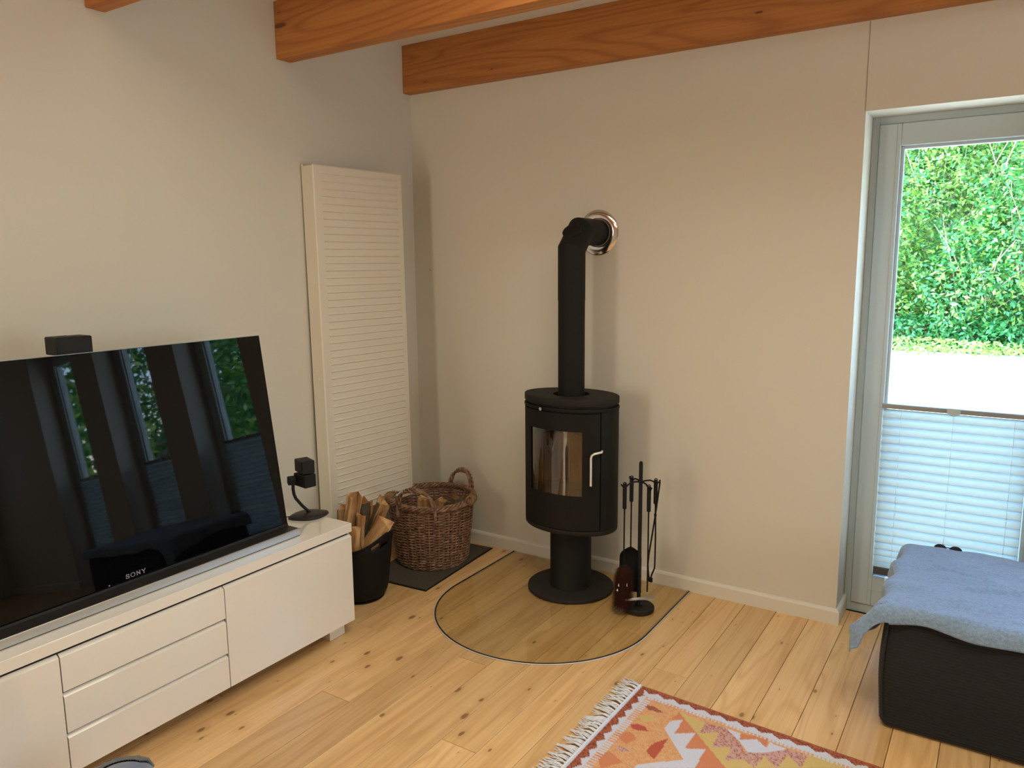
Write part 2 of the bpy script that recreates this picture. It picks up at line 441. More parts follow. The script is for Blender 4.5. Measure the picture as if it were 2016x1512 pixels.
# ------------------------------------------------------------------ room shell
RX1, RY0, ZC = 6.6, -5.2, 2.70
DOORS = [(2.296, 3.04), (3.396, 4.14), (4.496, 5.24)]
DT = 2.125; REC = 0.18
def build_shell():
    # floor: dark bed with individual pine boards on it
    fl = MB().box(0, RX1, RY0, 0.0, -0.12, -0.021)
    fl.box(0, RX1, 0.0, 0.30, -0.12, -0.021)
    floor = struct('floor', fl, M['subfloor'], label='knotty pine plank floor running towards the stove wall')
    W = 0.1387; x_ref = 0.6635
    known = {0: [-1.092], 1: [-3.3], 2: [-1.555], 4: [-1.087], 5: [-3.0], 6: [-1.55], 7: [-2.8], 9: [-0.757], 10: [-2.6], 12: [-2.2], 13: [-0.16, -2.4], 3: [-2.7], 8: [-2.1], 11: [-3.2]}
    k0 = -5
    meshes = {}
    for k in range(k0, 44):
        xa = x_ref + W*(k-1); xb = xa+W
        if xb <= 0.004 or xa >= RX1: continue
        xa = max(xa, 0.002); xb = min(xb, RX1-0.002)
        cuts = known.get(k, [(-0.4-((k*0.618) % 1)*3.6)])
        ytop = 0.0
        for (a, b) in DOORS:
            if xa > a+0.02 and xb < b-0.02: ytop = 0.17
            elif xb > a and xa < b: ytop = 0.17 if (xb > a+0.05 and xa < b-0.05) else 0.0
        for (a, b) in DOORS:
            for (p, q) in ((max(xa, a+0.001), min(xb, b-0.001)),):
                if ytop == 0.0 and q-p > 0.005:
                    obj('floor_board', MB().box(p, q, 0.0006, 0.17, -0.020, 0.0, c=0.0009), M['floor'], floor, origin=((p+q)/2, 0.085, 0))
        ys = [ytop]+sorted([c for c in cuts if c < ytop], reverse=True)+[RY0]
        for a, b in zip(ys[:-1], ys[1:]):
            g = 0.0009
            mb = MB().box(xa+g, xb-g, b+g, a-g, -0.020, 0.0, c=0.0009)
            obj('floor_board', mb, M['floor'], floor, origin=((xa+xb)/2, (a+b)/2, 0))
    # walls
    wl = MB().box(-0.2, 0, RY0-0.2, 0.3, -0.1, ZC)
    struct('wall_left', wl, M['wall'], label='plain cream wall behind the television and radiator')
    wb = MB().box(0, DOORS[0][0], 0, 0.3, -0.1, ZC)
    for i, (a, b) in enumerate(DOORS):
        wb.box(a, b, 0, 0.3, DT, ZC)
        nx = DOORS[i+1][0] if i < 2 else RX1
        wb.box(b, nx, 0, 0.3, -0.1, ZC)
    struct('wall_back', wb, M['wall'], label='cream wall behind the black stove with a tall glass door')
    struct('wall_right', MB().box(RX1, RX1+0.2, RY0-0.2, 0.3, -0.1, ZC), M['wall'])
    struct('wall_front', MB().box(0, RX1, RY0-0.2, RY0, -0.1, ZC), M['wall'])
    # added panels behind the fill lights, out of view
    for k, (c, s_) in enumerate((((0.42, RY0+0.01, 1.30), (0.65, 0.02, 2.0)), ((RX1-0.01, -1.6, 1.35), (0.02, 2.2, 1.7)), ((2.6, -2.14, ZC-0.006), (1.4, 0.70, 0.012)), ((1.80, -1.32, ZC-0.006), (1.4, 0.70, 0.012)))):
        b_ = [(c[q]-s_[q]/2, c[q]+s_[q]/2) for q in range(3)]
        struct('window_%d' % (k+1), MB().box(*b_[0], *b_[1], *b_[2], c=0.002), M['frame'])
    struct('ceiling', MB().box(-0.2, RX1+0.2, RY0-0.2, 0.3, ZC, ZC+0.15), M['ceiling'], label='white ceiling above the timber beams')
    # seam of the wallpaper above the door corner
    s = MB().box(2.2925, 2.2945, -0.0012, 0.0, DT, 2.456)
    o = struct('trim_1', s, plain('seam_shadow_line', (0.30, 0.27, 0.23), 0.9), label='fine vertical joint line in the wall above the door corner')
    # baseboards
    def prof_path(pts, h=0.070, t=0.015):
        # extrude a rounded-top profile along a 2D polyline, offset to the right-hand side
        prof = [(0, 0), (t, 0), (t, h-0.012), (t-0.004, h-0.004), (t-0.010, h), (0, h)]
        mb = MB(); n = len(prof); rows = []
        for i, p in enumerate(pts):
            p = Vector(p)
            d0 = (p-Vector(pts[i-1])).normalized() if i > 0 else None
            d1 = (Vector(pts[i+1])-p).normalized() if i < len(pts)-1 else None
            if d0 is None: d0 = d1
            if d1 is None: d1 = d0
            n0 = Vector((d0.y, -d0.x)); n1 = Vector((d1.y, -d1.x)); nn = (n0+n1)
            nn = nn/nn.dot(n0) if nn.dot(n0) > 1e-6 else n0
            rows.append([(p.x+nn.x*a, p.y+nn.y*a, b) for a, b in prof])
        vs = [q for r in rows for q in r]; fs = []
        for i in range(len(rows)-1):
            for k in range(n):
                fs.append((i*n+k, i*n+(k+1) % n, (i+1)*n+(k+1) % n, (i+1)*n+k))
        fs.append(tuple(range(n))); fs.append(tuple((len(rows)-1)*n+k for k in range(n))[::-1])
        return mb.add(vs, fs)
    struct('baseboard_back', prof_path([(0.0, 0), (DOORS[0][0], 0), (DOORS[0][0], REC)]), M['trim'], label='white baseboard under the stove wall, turning into the door recess')
    for i in range(3):
        a = DOORS[i][1]; b = DOORS[i+1][0] if i < 2 else RX1
        pts = [(a, REC), (a, 0), (b, 0)]+([(b, REC)] if i < 2 else [])
        struct('baseboard_back', prof_path(pts), M['trim'])
    struct('baseboard_left', prof_path([(0, RY0), (0, -0.001)]), M['trim'], label='white baseboard along the television wall')
    # beams
    ym = [(-0.062, 0.0), (-0.914, -0.832), (-1.762, -1.690), (-2.61, -2.53), (-3.46, -3.38), (-4.31, -4.23)]
    lab = ['brown timber ceiling beam lying against the stove wall', 'orange timber ceiling beam nearest in front of the wall beam, with a dark oval knot',
           'timber ceiling beam whose end shows at the upper left edge', None, None, None]
    for i, (a, b) in enumerate(ym):
        mb = MB().box(0.0, RX1, a, b, 2.458, ZC, c=0.002)
        # grain along local Y: build turned, then rotate object
        me_pts = [(y, x, z) for x, y, z in mb.v]
        mb.v = [(p[0], p[1], p[2]) for p in me_pts]
        cy = (a+b)/2
        mb.v = [(-(p[0]-cy), p[1]-RX1/2, p[2]-2.58) for p in mb.v]
        o = obj('ceiling_beam', mb, M['beam'])
        o.rotation_euler = (0, 0, -PI/2); o.location = (RX1/2, cy, 2.58)
        tag(o, lab[i] or 'timber ceiling beam behind the photographer', 'beam', 'ceiling beams')
build_shell()

# ------------------------------------------------------------------ glazed doors with pleated blinds
def build_door(idx, x0, x1):
    lab = ['narrow white glazed garden door with a half raised pleated blind', 'second glazed garden door to the right', 'third glazed garden door to the right'][idx]
    e = sempty('door_%d' % (idx+1), lab, (x0, REC, 0))
    y0 = REC; y1 = 0.25
    fx0, fx1 = x0+0.0005, x1-0.0005
    fr = MB()
    fr.box(fx0, fx0+0.028, y0, y1, 0.0, DT, 0.0015); fr.box(fx1-0.028, fx1, y0, y1, 0.0, DT, 0.0015)
    fr.box(fx0+0.028, fx1-0.028, y0, y1, DT-0.030, DT, 0.0015); fr.box(fx0+0.028, fx1-0.028, y0, y1+0.03, 0.0, 0.042, 0.0015)
    obj('door_frame', fr, M['frame'], e)
    sx0, sx1 = fx0+0.0295, fx1-0.0295; sz0, sz1 = 0.0445, DT-0.0315; sy0 = y0-0.010
    gx0, gx1 = x0+0.112, x1-0.112; gz0, gz1 = 0.185, 2.005
    sash = MB()
    sash.box(sx0, gx0, sy0, y1-0.01, sz0, sz1, 0.003); sash.box(gx1, sx1, sy0, y1-0.01, sz0, sz1, 0.003)
    sash.box(gx0, gx1, sy0, y1-0.01, gz1, sz1, 0.003); sash.box(gx0, gx1, sy0, y1-0.01, sz0, gz0, 0.003)
    obj('door_sash', sash, M['frame'], e)
    # fine mitre step strips: the groove on the face of the sash
    gr = MB()
    gr.box(gx0-0.017, gx0-0.0155, sy0-0.0012, sy0+0.002, sz0+0.002, sz1-0.002)
    gr.box(gx1+0.0155, gx1+0.017, sy0-0.0012, sy0+0.002, sz0+0.002, sz1-0.002)
    gr.box(gx0-0.0155, gx1+0.0155, sy0-0.0012, sy0+0.002, gz0-0.070, gz0-0.0685)
    obj('groove_line', gr, plain('groove_grey', (0.45, 0.45, 0.43), 0.6), e)
    # glazing bead
    bd = MB(); b = 0.012
    bd.box(gx0-0.001, gx0+b, sy0+0.016, 0.215, gz0, gz1, 0.002); bd.box(gx1-b, gx1+0.001, sy0+0.016, 0.215, gz0, gz1, 0.002)
    bd.box(gx0+b, gx1-b, sy0+0.016, 0.215, gz1-b, gz1+0.001, 0.002); bd.box(gx0+b, gx1-b, sy0+0.016, 0.215, gz0-0.001, gz0+b, 0.002)
    obj('glazing_bead', bd, M['frame'], e)
    obj('glass_pane', MB().box(gx0+0.004, gx1-0.004, 0.216, 0.220, gz0+0.004, gz1-0.004), M['pane'], e)
    # sill outside
    obj('sill', MB().box(x0+0.001, x1-0.001, y1+0.031, 0.36, -0.02, 0.02, 0.003), M['frame'], e)
    # blind, hung inside the glass rebate
    bl = thing('pleated_blind', ['translucent white pleated blind covering the lower half of the door', 'pleated blind on the second glazed door', 'pleated blind on the third glazed door'][idx],
               'blind', ((x0+x1)/2, 0.17, gz0), 'pleated blinds on the garden doors')
    bx0, bx1 = gx0-0.004, gx1+0.004
    ztop = 0.955; zbot = 0.205
    ys = 0.158
    pl = MB(); rows = []
    z = ztop-0.020; pitch = 0.0365; a = 0.014
    zs = [z]; i = 0
    while z > zbot+0.03:
        p = pitch if z > zbot+0.20 else max(0.020, pitch*(0.55+0.45*(z-zbot)/0.20))
        zs += [z-p*0.5, z-p]; z -= p
    zs[-1] = zbot+0.028
    pts = [((ys+a) if k % 2 else (ys-a), zz) for k, zz in enumerate(zs)]
    vs = []; fs = []
    for yy, zz in pts: vs += [(bx0+0.006, yy, zz), (bx1-0.006, yy, zz)]
    for k in range(len(pts)-1): fs.append((2*k, 2*k+1, 2*k+3, 2*k+2))
    pl.add(vs, fs)
    obj('pleated_fabric', pl, M['blind'], bl, fix=False)
    tr = obj('top_rail', MB().box(bx0, bx1, ys-0.012, ys+0.012, ztop-0.020, ztop, 0.002), M['rail'], bl)
    obj('bottom_rail', MB().box(bx0+0.008, bx1-0.008, ys-0.012, ys+0.012, zbot-0.002, zbot+0.028, 0.002), M['raildark'], bl)
    xm = (bx0+bx1)/2
    h = MB()
    poly = [(xm+0.024*math.cos(t), ztop-0.012+0.016*math.sin(t)) for t in np.linspace(PI, 2*PI, 13)]+[(xm+0.024, ztop+0.003), (xm-0.024, ztop+0.003)]
    h.prism([(p[0], p[1]) for p in poly], -0.004, 0.004)
    h.v = [(x, ys-0.018+z_, y) for x, y, z_ in h.v]
    hd = obj('pull_tab', h, M['frame'], bl)
    for xx in (bx0+0.075, xm, bx1-0.055):
        cd = MB()
        cd.tube([(xx, ys-0.0115, ztop-0.02), (xx, ys-0.0115, zbot+0.03)], 0.0007, 5)
        for yy, zz in pts[2::4]:
            cd.tube([(xx, ys-0.0125, zz-0.002), (xx, ys-0.0125, zz+0.002)], 0.0022, 6)
        obj('lift_cord', cd, M['cord'], bl)
    br = MB(); br.box(bx0+0.055, bx0+0.09, ys-0.02, sy0+0.001, gz0-0.006, gz0+0.006, 0.001)
    obj('floor_bracket', br, M['cord'], bl)
for i, (a, b) in enumerate(DOORS): build_door(i, a, b)

# ------------------------------------------------------------------ TV bench
def build_bench():
    e = thing('tv_bench', 'long high gloss white media bench under the television', 'cabinet', (0.395, -2.07, 0))
    yR, yL = -1.1735, -2.9695; xf = 0.600; xb = 0.192
    obj('carcass', MB().box(xb, xf-0.020, yL+0.004, yR-0.0004, 0.070, 0.4515, 0.001), M['gloss'], e)
    obj('shadow_recess', MB().box(xf-0.0199, xf-0.012, yL+0.012, yR-0.010, 0.074, 0.4515), M['dark_gap'], e)  # dark strip painted as the shade between the fronts
    obj('top_panel', MB().box(xb-0.001, xf+0.002, yL-0.002, yR+0.003, 0.4575, 0.495, 0.0015), M['gloss'], e)
    obj('shadow_recess', MB().box(xb+0.01, xf-0.012, yL+0.012, yR-0.012, 0.4515, 0.4575), M['dark_gap'], e)  # shade under the top panel, put in as a dark strip
    s1, s2 = -1.7925, -2.3495
    def front(name, y0, y1, z0, z1):
        # panel with a bevelled finger grip at the top edge
        t = 0.0185; x0 = xf-t
        prof = [(x0, z0), (xf, z0), (xf, z1-0.012), (xf-0.015, z1), (x0, z1)]
        mb = MB(); n = 5
        mb.add([(x, y, z) for y in (y0, y1) for x, z in prof], [(4, 3, 2, 1, 0), (5, 6, 7, 8, 9)]+[(i, (i+1) % n, n+(i+1) % n, n+i) for i in range(n)])
        return obj(name, mb, M['gloss'], e)
    front('cabinet_door', s1+0.0018, yR, 0.070, 0.4485)
    front('cabinet_door', yL, s2-0.0018, 0.070, 0.4485)
    for z0, z1 in ((0.070, 0.1945), (0.200, 0.3245), (0.330, 0.4485)):
        front('drawer', s2+0.0018, s1-0.0018, z0, z1)
    for yy in (yR-0.097, yL+0.012):
        for xx in (0.505, 0.21):
            obj('leg', MB().box(xx-0.01, xx+0.045, yy, yy+0.085 if yy > -2 else yy+0.085, 0.0, 0.0702, 0.001), M['gloss'], e)
    obj('centre_foot', MB().lathe([(0.018, 0.0), (0.018, 0.01), (0.012, 0.012), (0.012, 0.070)], 16, c=(0.48, -1.72)), M['black'], e, smooth=True)
build_bench()

# ------------------------------------------------------------------ television
TILT = math.radians(8)
def build_tv():
    zb = 0.495
    e = thing('television', 'large black flat television leaning back on a silver bar stand', 'television', (0.45, -2.02, zb))
    yR, yL = -1.383, -2.657
    # silver bar
    obj('stand_bar', MB().box(0.530, 0.536, yL+0.0, yR+0.0, zb+0.003, zb+0.031, 0.0012), M['alu'], e)
    obj('rubber_foot', MB().box(0.475, 0.532, yL+0.004, yR-0.004, zb, zb+0.003), M['black'], e)  # black strip painted as the shadow line under the bar
    obj('stand_top', MB().box(0.36, 0.5295, yL+0.001, yR-0.001, zb+0.003, zb+0.0285, 0.001), M['darkgrey'], e)
    # screen slab tilted back about its lower front edge
    px, pz = 0.462, zb+0.0285
    Ht = 0.764
    R = Matrix.Translation((px, 0, pz)) @ Matrix.Rotation(-TILT, 4, 'Y')
    obj('glass_front', MB().box(-0.008, 0.0, yL, yR, 0.0, Ht, 0.001).xf(R), M['screen'], e)
    obj('housing', MB().box(-0.036, -0.0085, yL+0.002, yR-0.002, 0.0, Ht-0.001, 0.003).xf(R), M['black'], e)
    obj('top_edge', MB().box(-0.0084, -0.0005, yL, yR, Ht, Ht+0.002).xf(R), M['steel'], e)
    # sound slot strip under the panel
    obj('speaker_strip', MB().box(0.0003, 0.004, yL+0.002, yR-0.002, 0.0, 0.008).xf(R), M['darkgrey'], e)
    # maker's lettering, light slab-serif capitals
    def strokes(ch):
        if ch == 'S':
            return [[(0.86, 0.80), (0.70, 0.95), (0.45, 1.0), (0.20, 0.92), (0.12, 0.74), (0.28, 0.58), (0.65, 0.46), (0.88, 0.30), (0.82, 0.10), (0.55, 0.0), (0.28, 0.04), (0.10, 0.20)], [(0.88, 0.66), (0.88, 0.98)], [(0.08, 0.02), (0.08, 0.34)]]
        if ch == 'O':
            return [[(0.62+0.56*math.cos(t), 0.5+0.5*math.sin(t)) for t in np.linspace(0, 2*PI, 25)]]
        if ch == 'N':
            return [[(0.18, 0), (0.18, 1), (0.95, 0.02), (0.95, 1)], [(0.02, 0), (0.34, 0)], [(0.02, 1), (0.24, 1)], [(0.78, 1), (1.12, 1)]]
        return [[(0.12, 1), (0.58, 0.48), (1.04, 1)], [(0.58, 0.48), (0.58, 0)], [(0.40, 0), (0.76, 0)], [(0.0, 1), (0.30, 1)], [(0.86, 1), (1.16, 1)]]
    lt = MB(); hgt = 0.0128; off = 0.0
    for ch, adv in (('S', 1.30), ('O', 1.55), ('N', 1.45), ('Y', 1.2)):
        for st in strokes(ch):
            for p, q in zip(st[:-1], st[1:]):
                d = Vector((q[0]-p[0], q[1]-p[1])); n_ = Vector((-d.y, d.x)).normalized()*(0.085 if abs(d.y) > 0.3*abs(d.x) else 0.045); d = d.normalized()*0.03
                quad = [(p[0]-d.x+n_.x, p[1]-d.y+n_.y), (p[0]-d.x-n_.x, p[1]-d.y-n_.y), (q[0]+d.x-n_.x, q[1]+d.y-n_.y), (q[0]+d.x+n_.x, q[1]+d.y+n_.y)]
                lt.prism([((off+a_)*hgt, b_*hgt) for a_, b_ in quad], 0.0, 0.0004)
        off += adv
    T = R @ Matrix(((0, 0, 1, 0.0004), (1, 0, 0, -2.021-off*hgt/2), (0, 1, 0, 0.0165), (0, 0, 0, 1)))
    obj('lettering', lt.xf(T), M['logo'], e, fix=False)['label'] = 'silver brand lettering'
    obj('status_light', MB().box(0.0003, 0.0012, -2.115, -2.111, 0.012, 0.016).xf(R), M['logo'], e)
build_tv()

# ------------------------------------------------------------------ small speakers
def cube_speaker(mb_parent, name, c, yaw, mat=None, s=0.058, d=0.082, roll=0.0):
    """cube: front face centre direction = yaw (0 = +x)"""
    Rm = Matrix.Translation(c) @ Matrix.Rotation(yaw, 4, 'Z') @ Matrix.Rotation(roll, 4, 'Y')
    o = obj(name, MB().box(-d/2, d/2-0.004, -s/2, s/2, -s/2+0.002, s/2-0.002, 0.003).xf(Rm), M['black'], mb_parent, origin=c)
    obj('grille', MB().box(d/2-0.0045, d/2, -s/2+0.0015, s/2-0.0015, -s/2+0.0015, s/2-0.0015, 0.002).xf(Rm), M['black'], o, origin=c)
    return o
def build_speakers():
    e = thing('satellite_speaker', 'black double cube speaker on a bent table stand beside the television', 'speaker', (0.385, -1.200, 0.495))
    # leaf shaped weighted foot
    poly = []
    for t in np.linspace(0, 1, 15): poly.append((-0.085+0.17*t, 0.058*math.sin(PI*t)**0.8+0.004))
    for t in np.linspace(1, 0, 15): poly.append((-0.085+0.17*t, -0.058*math.sin(PI*t)**0.8-0.004))
    mb = MB(); n = len(poly)
    rows = [(1.0, 0.0, 0), (1.0, 0.008, 0), (0.93, 0.013, 0), (0.6, 0.017, 0), (0.2, 0.019, 0)]
    vs = []; fs = []
    for s_, z_, _ in rows: vs += [(x*s_, y*s_, z_) for x, y in poly]
    for i in range(len(rows)-1):
        for k in range(n): fs.append((i*n+k, i*n+(k+1) % n, (i+1)*n+(k+1) % n, (i+1)*n+k))
    fs += [tuple(range(n))[::-1], tuple((len(rows)-1)*n+k for k in range(n))]
    mb.add(vs, fs).xf(Matrix.Translation((0.385, -1.205, 0.495)) @ Matrix.Rotation(math.radians(62), 4, 'Z'))
    obj('foot', mb, M['darkgrey'], e, smooth=True)
    # bent stem
    P = [(0.390, -1.198, 0.508), (0.366, -1.222, 0.545), (0.350, -1.239, 0.577), (0.346, -1.244, 0.596), (0.344, -1.246, 0.62), (0.346, -1.244, 0.665)]
    obj('stem', MB().tube(P, 0.0068, 10), M['black'], e, smooth=True)
    obj('mount', MB().box(-0.014, 0.014, -0.017, 0.017, -0.016, 0.016, 0.003).xf(Matrix.Translation((0.337, -1.245, 0.655)) @ Matrix.Rotation(math.radians(-30), 4, 'Z') @ Matrix.Rotation(math.radians(18), 4, 'Y')), M['black'], e, smooth=True)
    cube_speaker(e, 'upper_cube', Vector((0.3755, -1.204, 0.7155)), math.radians(-20))
    cube_speaker(e, 'lower_cube', Vector((0.3765, -1.207, 0.6565)), math.radians(-9))
    obj('cable', MB().tube([(0.335, -1.262, 0.502), (0.315, -1.275, 0.499), (0.305, -1.30, 0.4975), (0.29, -1.36, 0.4975), (0.28, -1.5, 0.4975)], 0.0022, 6), M['black'], e, smooth=True)
    c = thing('centre_speaker', 'black box speaker perched above the top edge of the television', 'speaker', (0.30, -2.07, 1.27))
    obj('box', MB().box(0.262, 0.334, -2.139, -2.0705, 1.277, 1.334, 0.003), M['black'], c)
    obj('box', MB().box(0.262, 0.334, -2.0695, -2.026, 1.275, 1.333, 0.003), M['black'], c)
    obj('grille', MB().box(0.3342, 0.3375, -2.137, -2.028, 1.279, 1.331, 0.001), M['black'], c)
    # clamp reaching down behind the television
    obj('clamp', MB().box(0.285, 0.315, -2.09, -2.05, 0.9, 1.2765, 0.002).box(0.285, 0.36, -2.09, -2.05, 0.885, 0.9, 0.002), M['black'], c)
build_speakers()

# ------------------------------------------------------------------ radiator
def build_radiator():
    a = 0.09; W_, T_, z0, z1 = 0.562, 0.080, 0.305, 2.012
    P = Vector((0.087, -0.812, 0))
    R = Matrix.Translation(P) @ Matrix.Rotation(PI/2-a, 4, 'Z')   # local x along width, local -y to the room
    # lean: bottom a little proud
    lean = math.radians(0.7)
    R = R @ Matrix.Translation((0, 0, z1)) @ Matrix.Rotation(-lean, 4, 'X') @ Matrix.Translation((0, 0, -z1))
    e = thing('panel_radiator', 'tall cream panel radiator with horizontal ribs in the corner', 'radiator', (0.09, -0.53, z0))
    def T(mb): return mb.xf(R)
    xs = [0.0, 0.006, 0.046, 0.052, W_-0.040, W_-0.034, W_-0.006, W_]
    act = [0, 0, 0, 1, 1, 0, 0, 0]
    zs = [(z0, 0), (z0+0.006, 0)]
    z = z0+0.045
    while z < z1-0.03:
        zs += [(z-0.006, 0), (z-0.002, -1.0), (z+0.0015, 1.0), (z+0.007, 0.25), (z+0.0150, 0)]
        z += 0.0345
    zs += [(z1-0.006, 0), (z1, 0)]
    def Pn(i, j):
        zz, d = zs[j]; edge = 0.004 if (i in (0, len(xs)-1) or j in (0, len(zs)-1)) else 0.0
        return (xs[i], (-0.0036*d*act[i] if d >= 0 else 0.0024*act[i])+edge, zz)
    obj('front_panel', T(MB().grid(Pn, len(xs), len(zs))), M['radiator'], e, smooth=True, fix=False, sharp=25)
    sd = MB().box(0.0, 0.0015, 0.0045, T_, z0, z1-0.004).box(W_-0.0015, W_, 0.0045, T_, z0, z1)
    obj('side_panel', T(sd), M['radiator'], e)
    obj('flange_lip', T(MB().box(-0.0015, 0.012, T_, T_+0.0015, z0, z1+0.004).box(-0.0015, 0.0, T_-0.012, T_, z1-0.02, z1+0.004)), M['radiator'], e)
    obj('back_panel', T(MB().box(0.004, W_-0.004, T_-0.012, T_-0.002, z0+0.01, z1-0.01)), M['radiator'], e)
    tp = MB()
    for k in range(20): tp.box(0.03+k*0.026, 0.046+k*0.026, 0.01, T_-0.014, z1-0.008, z1-0.005)
    obj('top_grille', T(tp), M['radiator'], e)
    for zz in (1.915, 1.47, 1.01, 0.60):
        obj('screw', T(MB().lathe([(0.005, 0), (0.005, 0.0015), (0.003, 0.003)], 10).xf(Matrix.Translation((0, T_*0.5, zz)) @ Matrix.Rotation(-PI/2, 4, 'Y'))), M['radiator'], e)
build_radiator()

# ------------------------------------------------------------------ stove
SX, SY = 1.140, -0.262
A_, B_ = 0.232, 0.166
def ell(t, s=1.0, ds=0.0):
    return (SX+(A_*s+ds)*math.sin(t), SY-(B_*s+ds)*math.cos(t))
def wallstrip(mb, t0, t1, z0, z1, th, n=24, s=1.0, ds=0.0):
    """curved plate following the oval, outer surface at s/ds"""
    vs = []; fs = []
    for i in range(n+1):
        t = t0+(t1-t0)*i/n; o = ell(t, s, ds); q = ell(t, s, ds-th)
        vs += [(*o, z0), (*o, z1), (*q, z1), (*q, z0)]
    for i in range(n):
        b = 4*i
        for k in range(4): fs.append((b+k, b+(k+1) % 4, b+4+(k+1) % 4, b+4+k))
    fs += [(0, 1, 2, 3), (4*n, 4*n+1, 4*n+2, 4*n+3)]
    return mb.add(vs, fs)
def ovplate(mb, prof, n=64):
    """prof: list of (ds, z)"""
    vs = []; fs = []
    for ds, z in prof:
        for k in range(n): vs.append((*ell(2*PI*k/n, 1.0, ds), z))
    for i in range(len(prof)-1):
        for k in range(n): fs.append((i*n+k, i*n+(k+1) % n, (i+1)*n+(k+1) % n, (i+1)*n+k))
    fs += [tuple(range(n)), tuple((len(prof)-1)*n+k for k in range(n))]
    return mb.add(vs, fs)
def build_stove():
    e = thing('wood_stove', 'black oval wood stove on a round pedestal with a curved glass door', 'stove', (SX, SY, 0.006))
    rad = math.radians
    t0, t1 = rad(-57.5), rad(57.5)
    z0, z1 = 0.343, 0.893
    b = MB(); wallstrip(b, t1+0.030, 2*PI+t0-0.030, z0, z1, 0.006, 48)
    obj('body_shell', b, M['iron'], e, smooth=True)
    obj('inner_shell', wallstrip(MB(), t0-0.08, t1+0.08, z0+0.003, 0.500, 0.004, 30, ds=-0.014), M['black'], e, smooth=True)
    obj('inner_shell', wallstrip(MB(), t0-0.08, t1+0.08, 0.822, z1-0.002, 0.004, 30, ds=-0.014), M['black'], e, smooth=True)
    # door: frame around the window
    w0, w1, wz0, wz1 = rad(-38.3), rad(34.3), 0.506, 0.806
    d = MB()
    wallstrip(d, t0, t1, z0+0.004, wz0, 0.006, 30, ds=0.0015); wallstrip(d, t0, t1, wz1, z1-0.006, 0.006, 30, ds=0.0015)
    wallstrip(d, t0, w0, wz0, wz1, 0.006, 6, ds=0.0015); wallstrip(d, w1, t1, wz0, wz1, 0.006, 6, ds=0.0015)
    for ta, tb in ((t0-0.08, w0-0.06), (w1+0.06, t1+0.08)):
        obj('inner_shell', wallstrip(MB(), ta, tb, 0.500, 0.822, 0.004, 8, ds=-0.014), M['black'], e, smooth=True)
    door = obj('stove_door', d, M['iron'], e, smooth=True)
    obj('glass', wallstrip(MB(), w0-0.03, w1+0.03, wz0-0.008, wz1+0.008, 0.003, 24, ds=-0.006), M['stoveglass'], door, smooth=True)
    # handle: vertical bar bent towards the hinge side at the top
    th = rad(44)
    pA = ell(th, 1, 0.026); pB = ell(rad(57), 1, 0.026); pC = ell(rad(62), 1, 0.004)
    pts = [(*pA, 0.566), (*pA, 0.60), (*pA, 0.66), (*pA, 0.694), (*ell(rad(45), 1, .026), 0.706), (*ell(rad(48), 1, .026), 0.713), (*pB, 0.719), (*ell(rad(59), 1, .014), 0.721)]
    pts = [(x-0.004, y, z) for x, y, z in pts]
    obj('handle', MB().tube(pts, 0.0055, 10), M['satin'], door, smooth=True)
    # ring, gap and top plate
    obj('air_ring', ovplate(MB(), [(-0.012, 0.893), (0.001, 0.894), (0.003, 0.901), (0.001, 0.908), (-0.010, 0.909)]), M['iron'], e, smooth=True)
    obj('shadow_gap', ovplate(MB(), [(-0.012, 0.909), (-0.012, 0.919)]), M['black'], e, smooth=True)
    # top plate with round collar opening
    n = 64; vs = []; fs = []
    rings = [(0.0, 0.920, 0), (0.0015, 0.922, 0), (0.0015, 0.948, 0), (-0.001, 0.9505, 0)]
    for ds, z, _ in rings:
        for k in range(n): vs.append((*ell(2*PI*k/n, 1.0, ds), z))
    for z in (0.9505, 0.935, 0.9205):
        for k in range(n):
            t = 2*PI*k/n; vs.append((SX+0.085*math.sin(t), SY-0.085*math.cos(t), z))
    for i in range(6):
        for k in range(n): fs.append((i*n+k, i*n+(k+1) % n, (i+1)*n+(k+1) % n, (i+1)*n+k))
    for k in range(n): fs.append((6*n+k, 6*n+(k+1) % n, (k+1) % n, k))
    obj('top_plate', MB().add(vs, fs), M['ironlight'], e, smooth=True)
    obj('collar', MB().lathe([(0.080, 0.918), (0.080, 0.922), (0.067, 0.922), (0.067, 0.928), (0.0655, 0.928)], 32, c=(SX, SY)), M['black'], e, smooth=True)
    ax, ay = ell(rad(-27+13), 1, 0.006)
    obj('air_control', MB().tube([(ax, ay, 0.9015), (ax-0.003, ay-0.014, 0.9015)], [0.006, 0.008], 12), M['chrome'], e, smooth=True)
    # bottom plate, column, foot
    obj('bottom_plate', ovplate(MB(), [(-0.02, 0.318), (-0.006, 0.320), (-0.001, 0.326), (0.0, 0.339), (-0.004, 0.343)]), M['ironlight'], e, smooth=True)
    obj('pedestal', MB().lathe([(0.100, 0.019), (0.0985, 0.021), (0.0985, 0.318)], 48, c=(SX, SY)), M['iron'], e, smooth=True)
    obj('foot_plate', MB().lathe([(0.204, 0.0062), (0.206, 0.008), (0.206, 0.017), (0.203, 0.0195)], 72, c=(SX, SY)), M['ironlight'], e, smooth=True)
    # firebox lining: separate vermiculite slabs
    fbz0, fbz1 = 0.495, 0.825
    for k in range(5):
        a0 = rad(75+k*42.0); a1 = a0+rad(41.4)
        obj('fire_brick', wallstrip(MB(), a0, a1, fbz0, fbz1-0.085, 0.018, 8, ds=-0.018), M['brick'], e)
    obj('inner_shell', wallstrip(MB(), rad(70), rad(290), 0.742, 0.842, 0.006, 30, ds=-0.016), M['black'], e, smooth=True)
    obj('grate_floor', ovplate(MB(), [(-0.015, 0.485), (-0.015, 0.494)]), M['silver'], e)
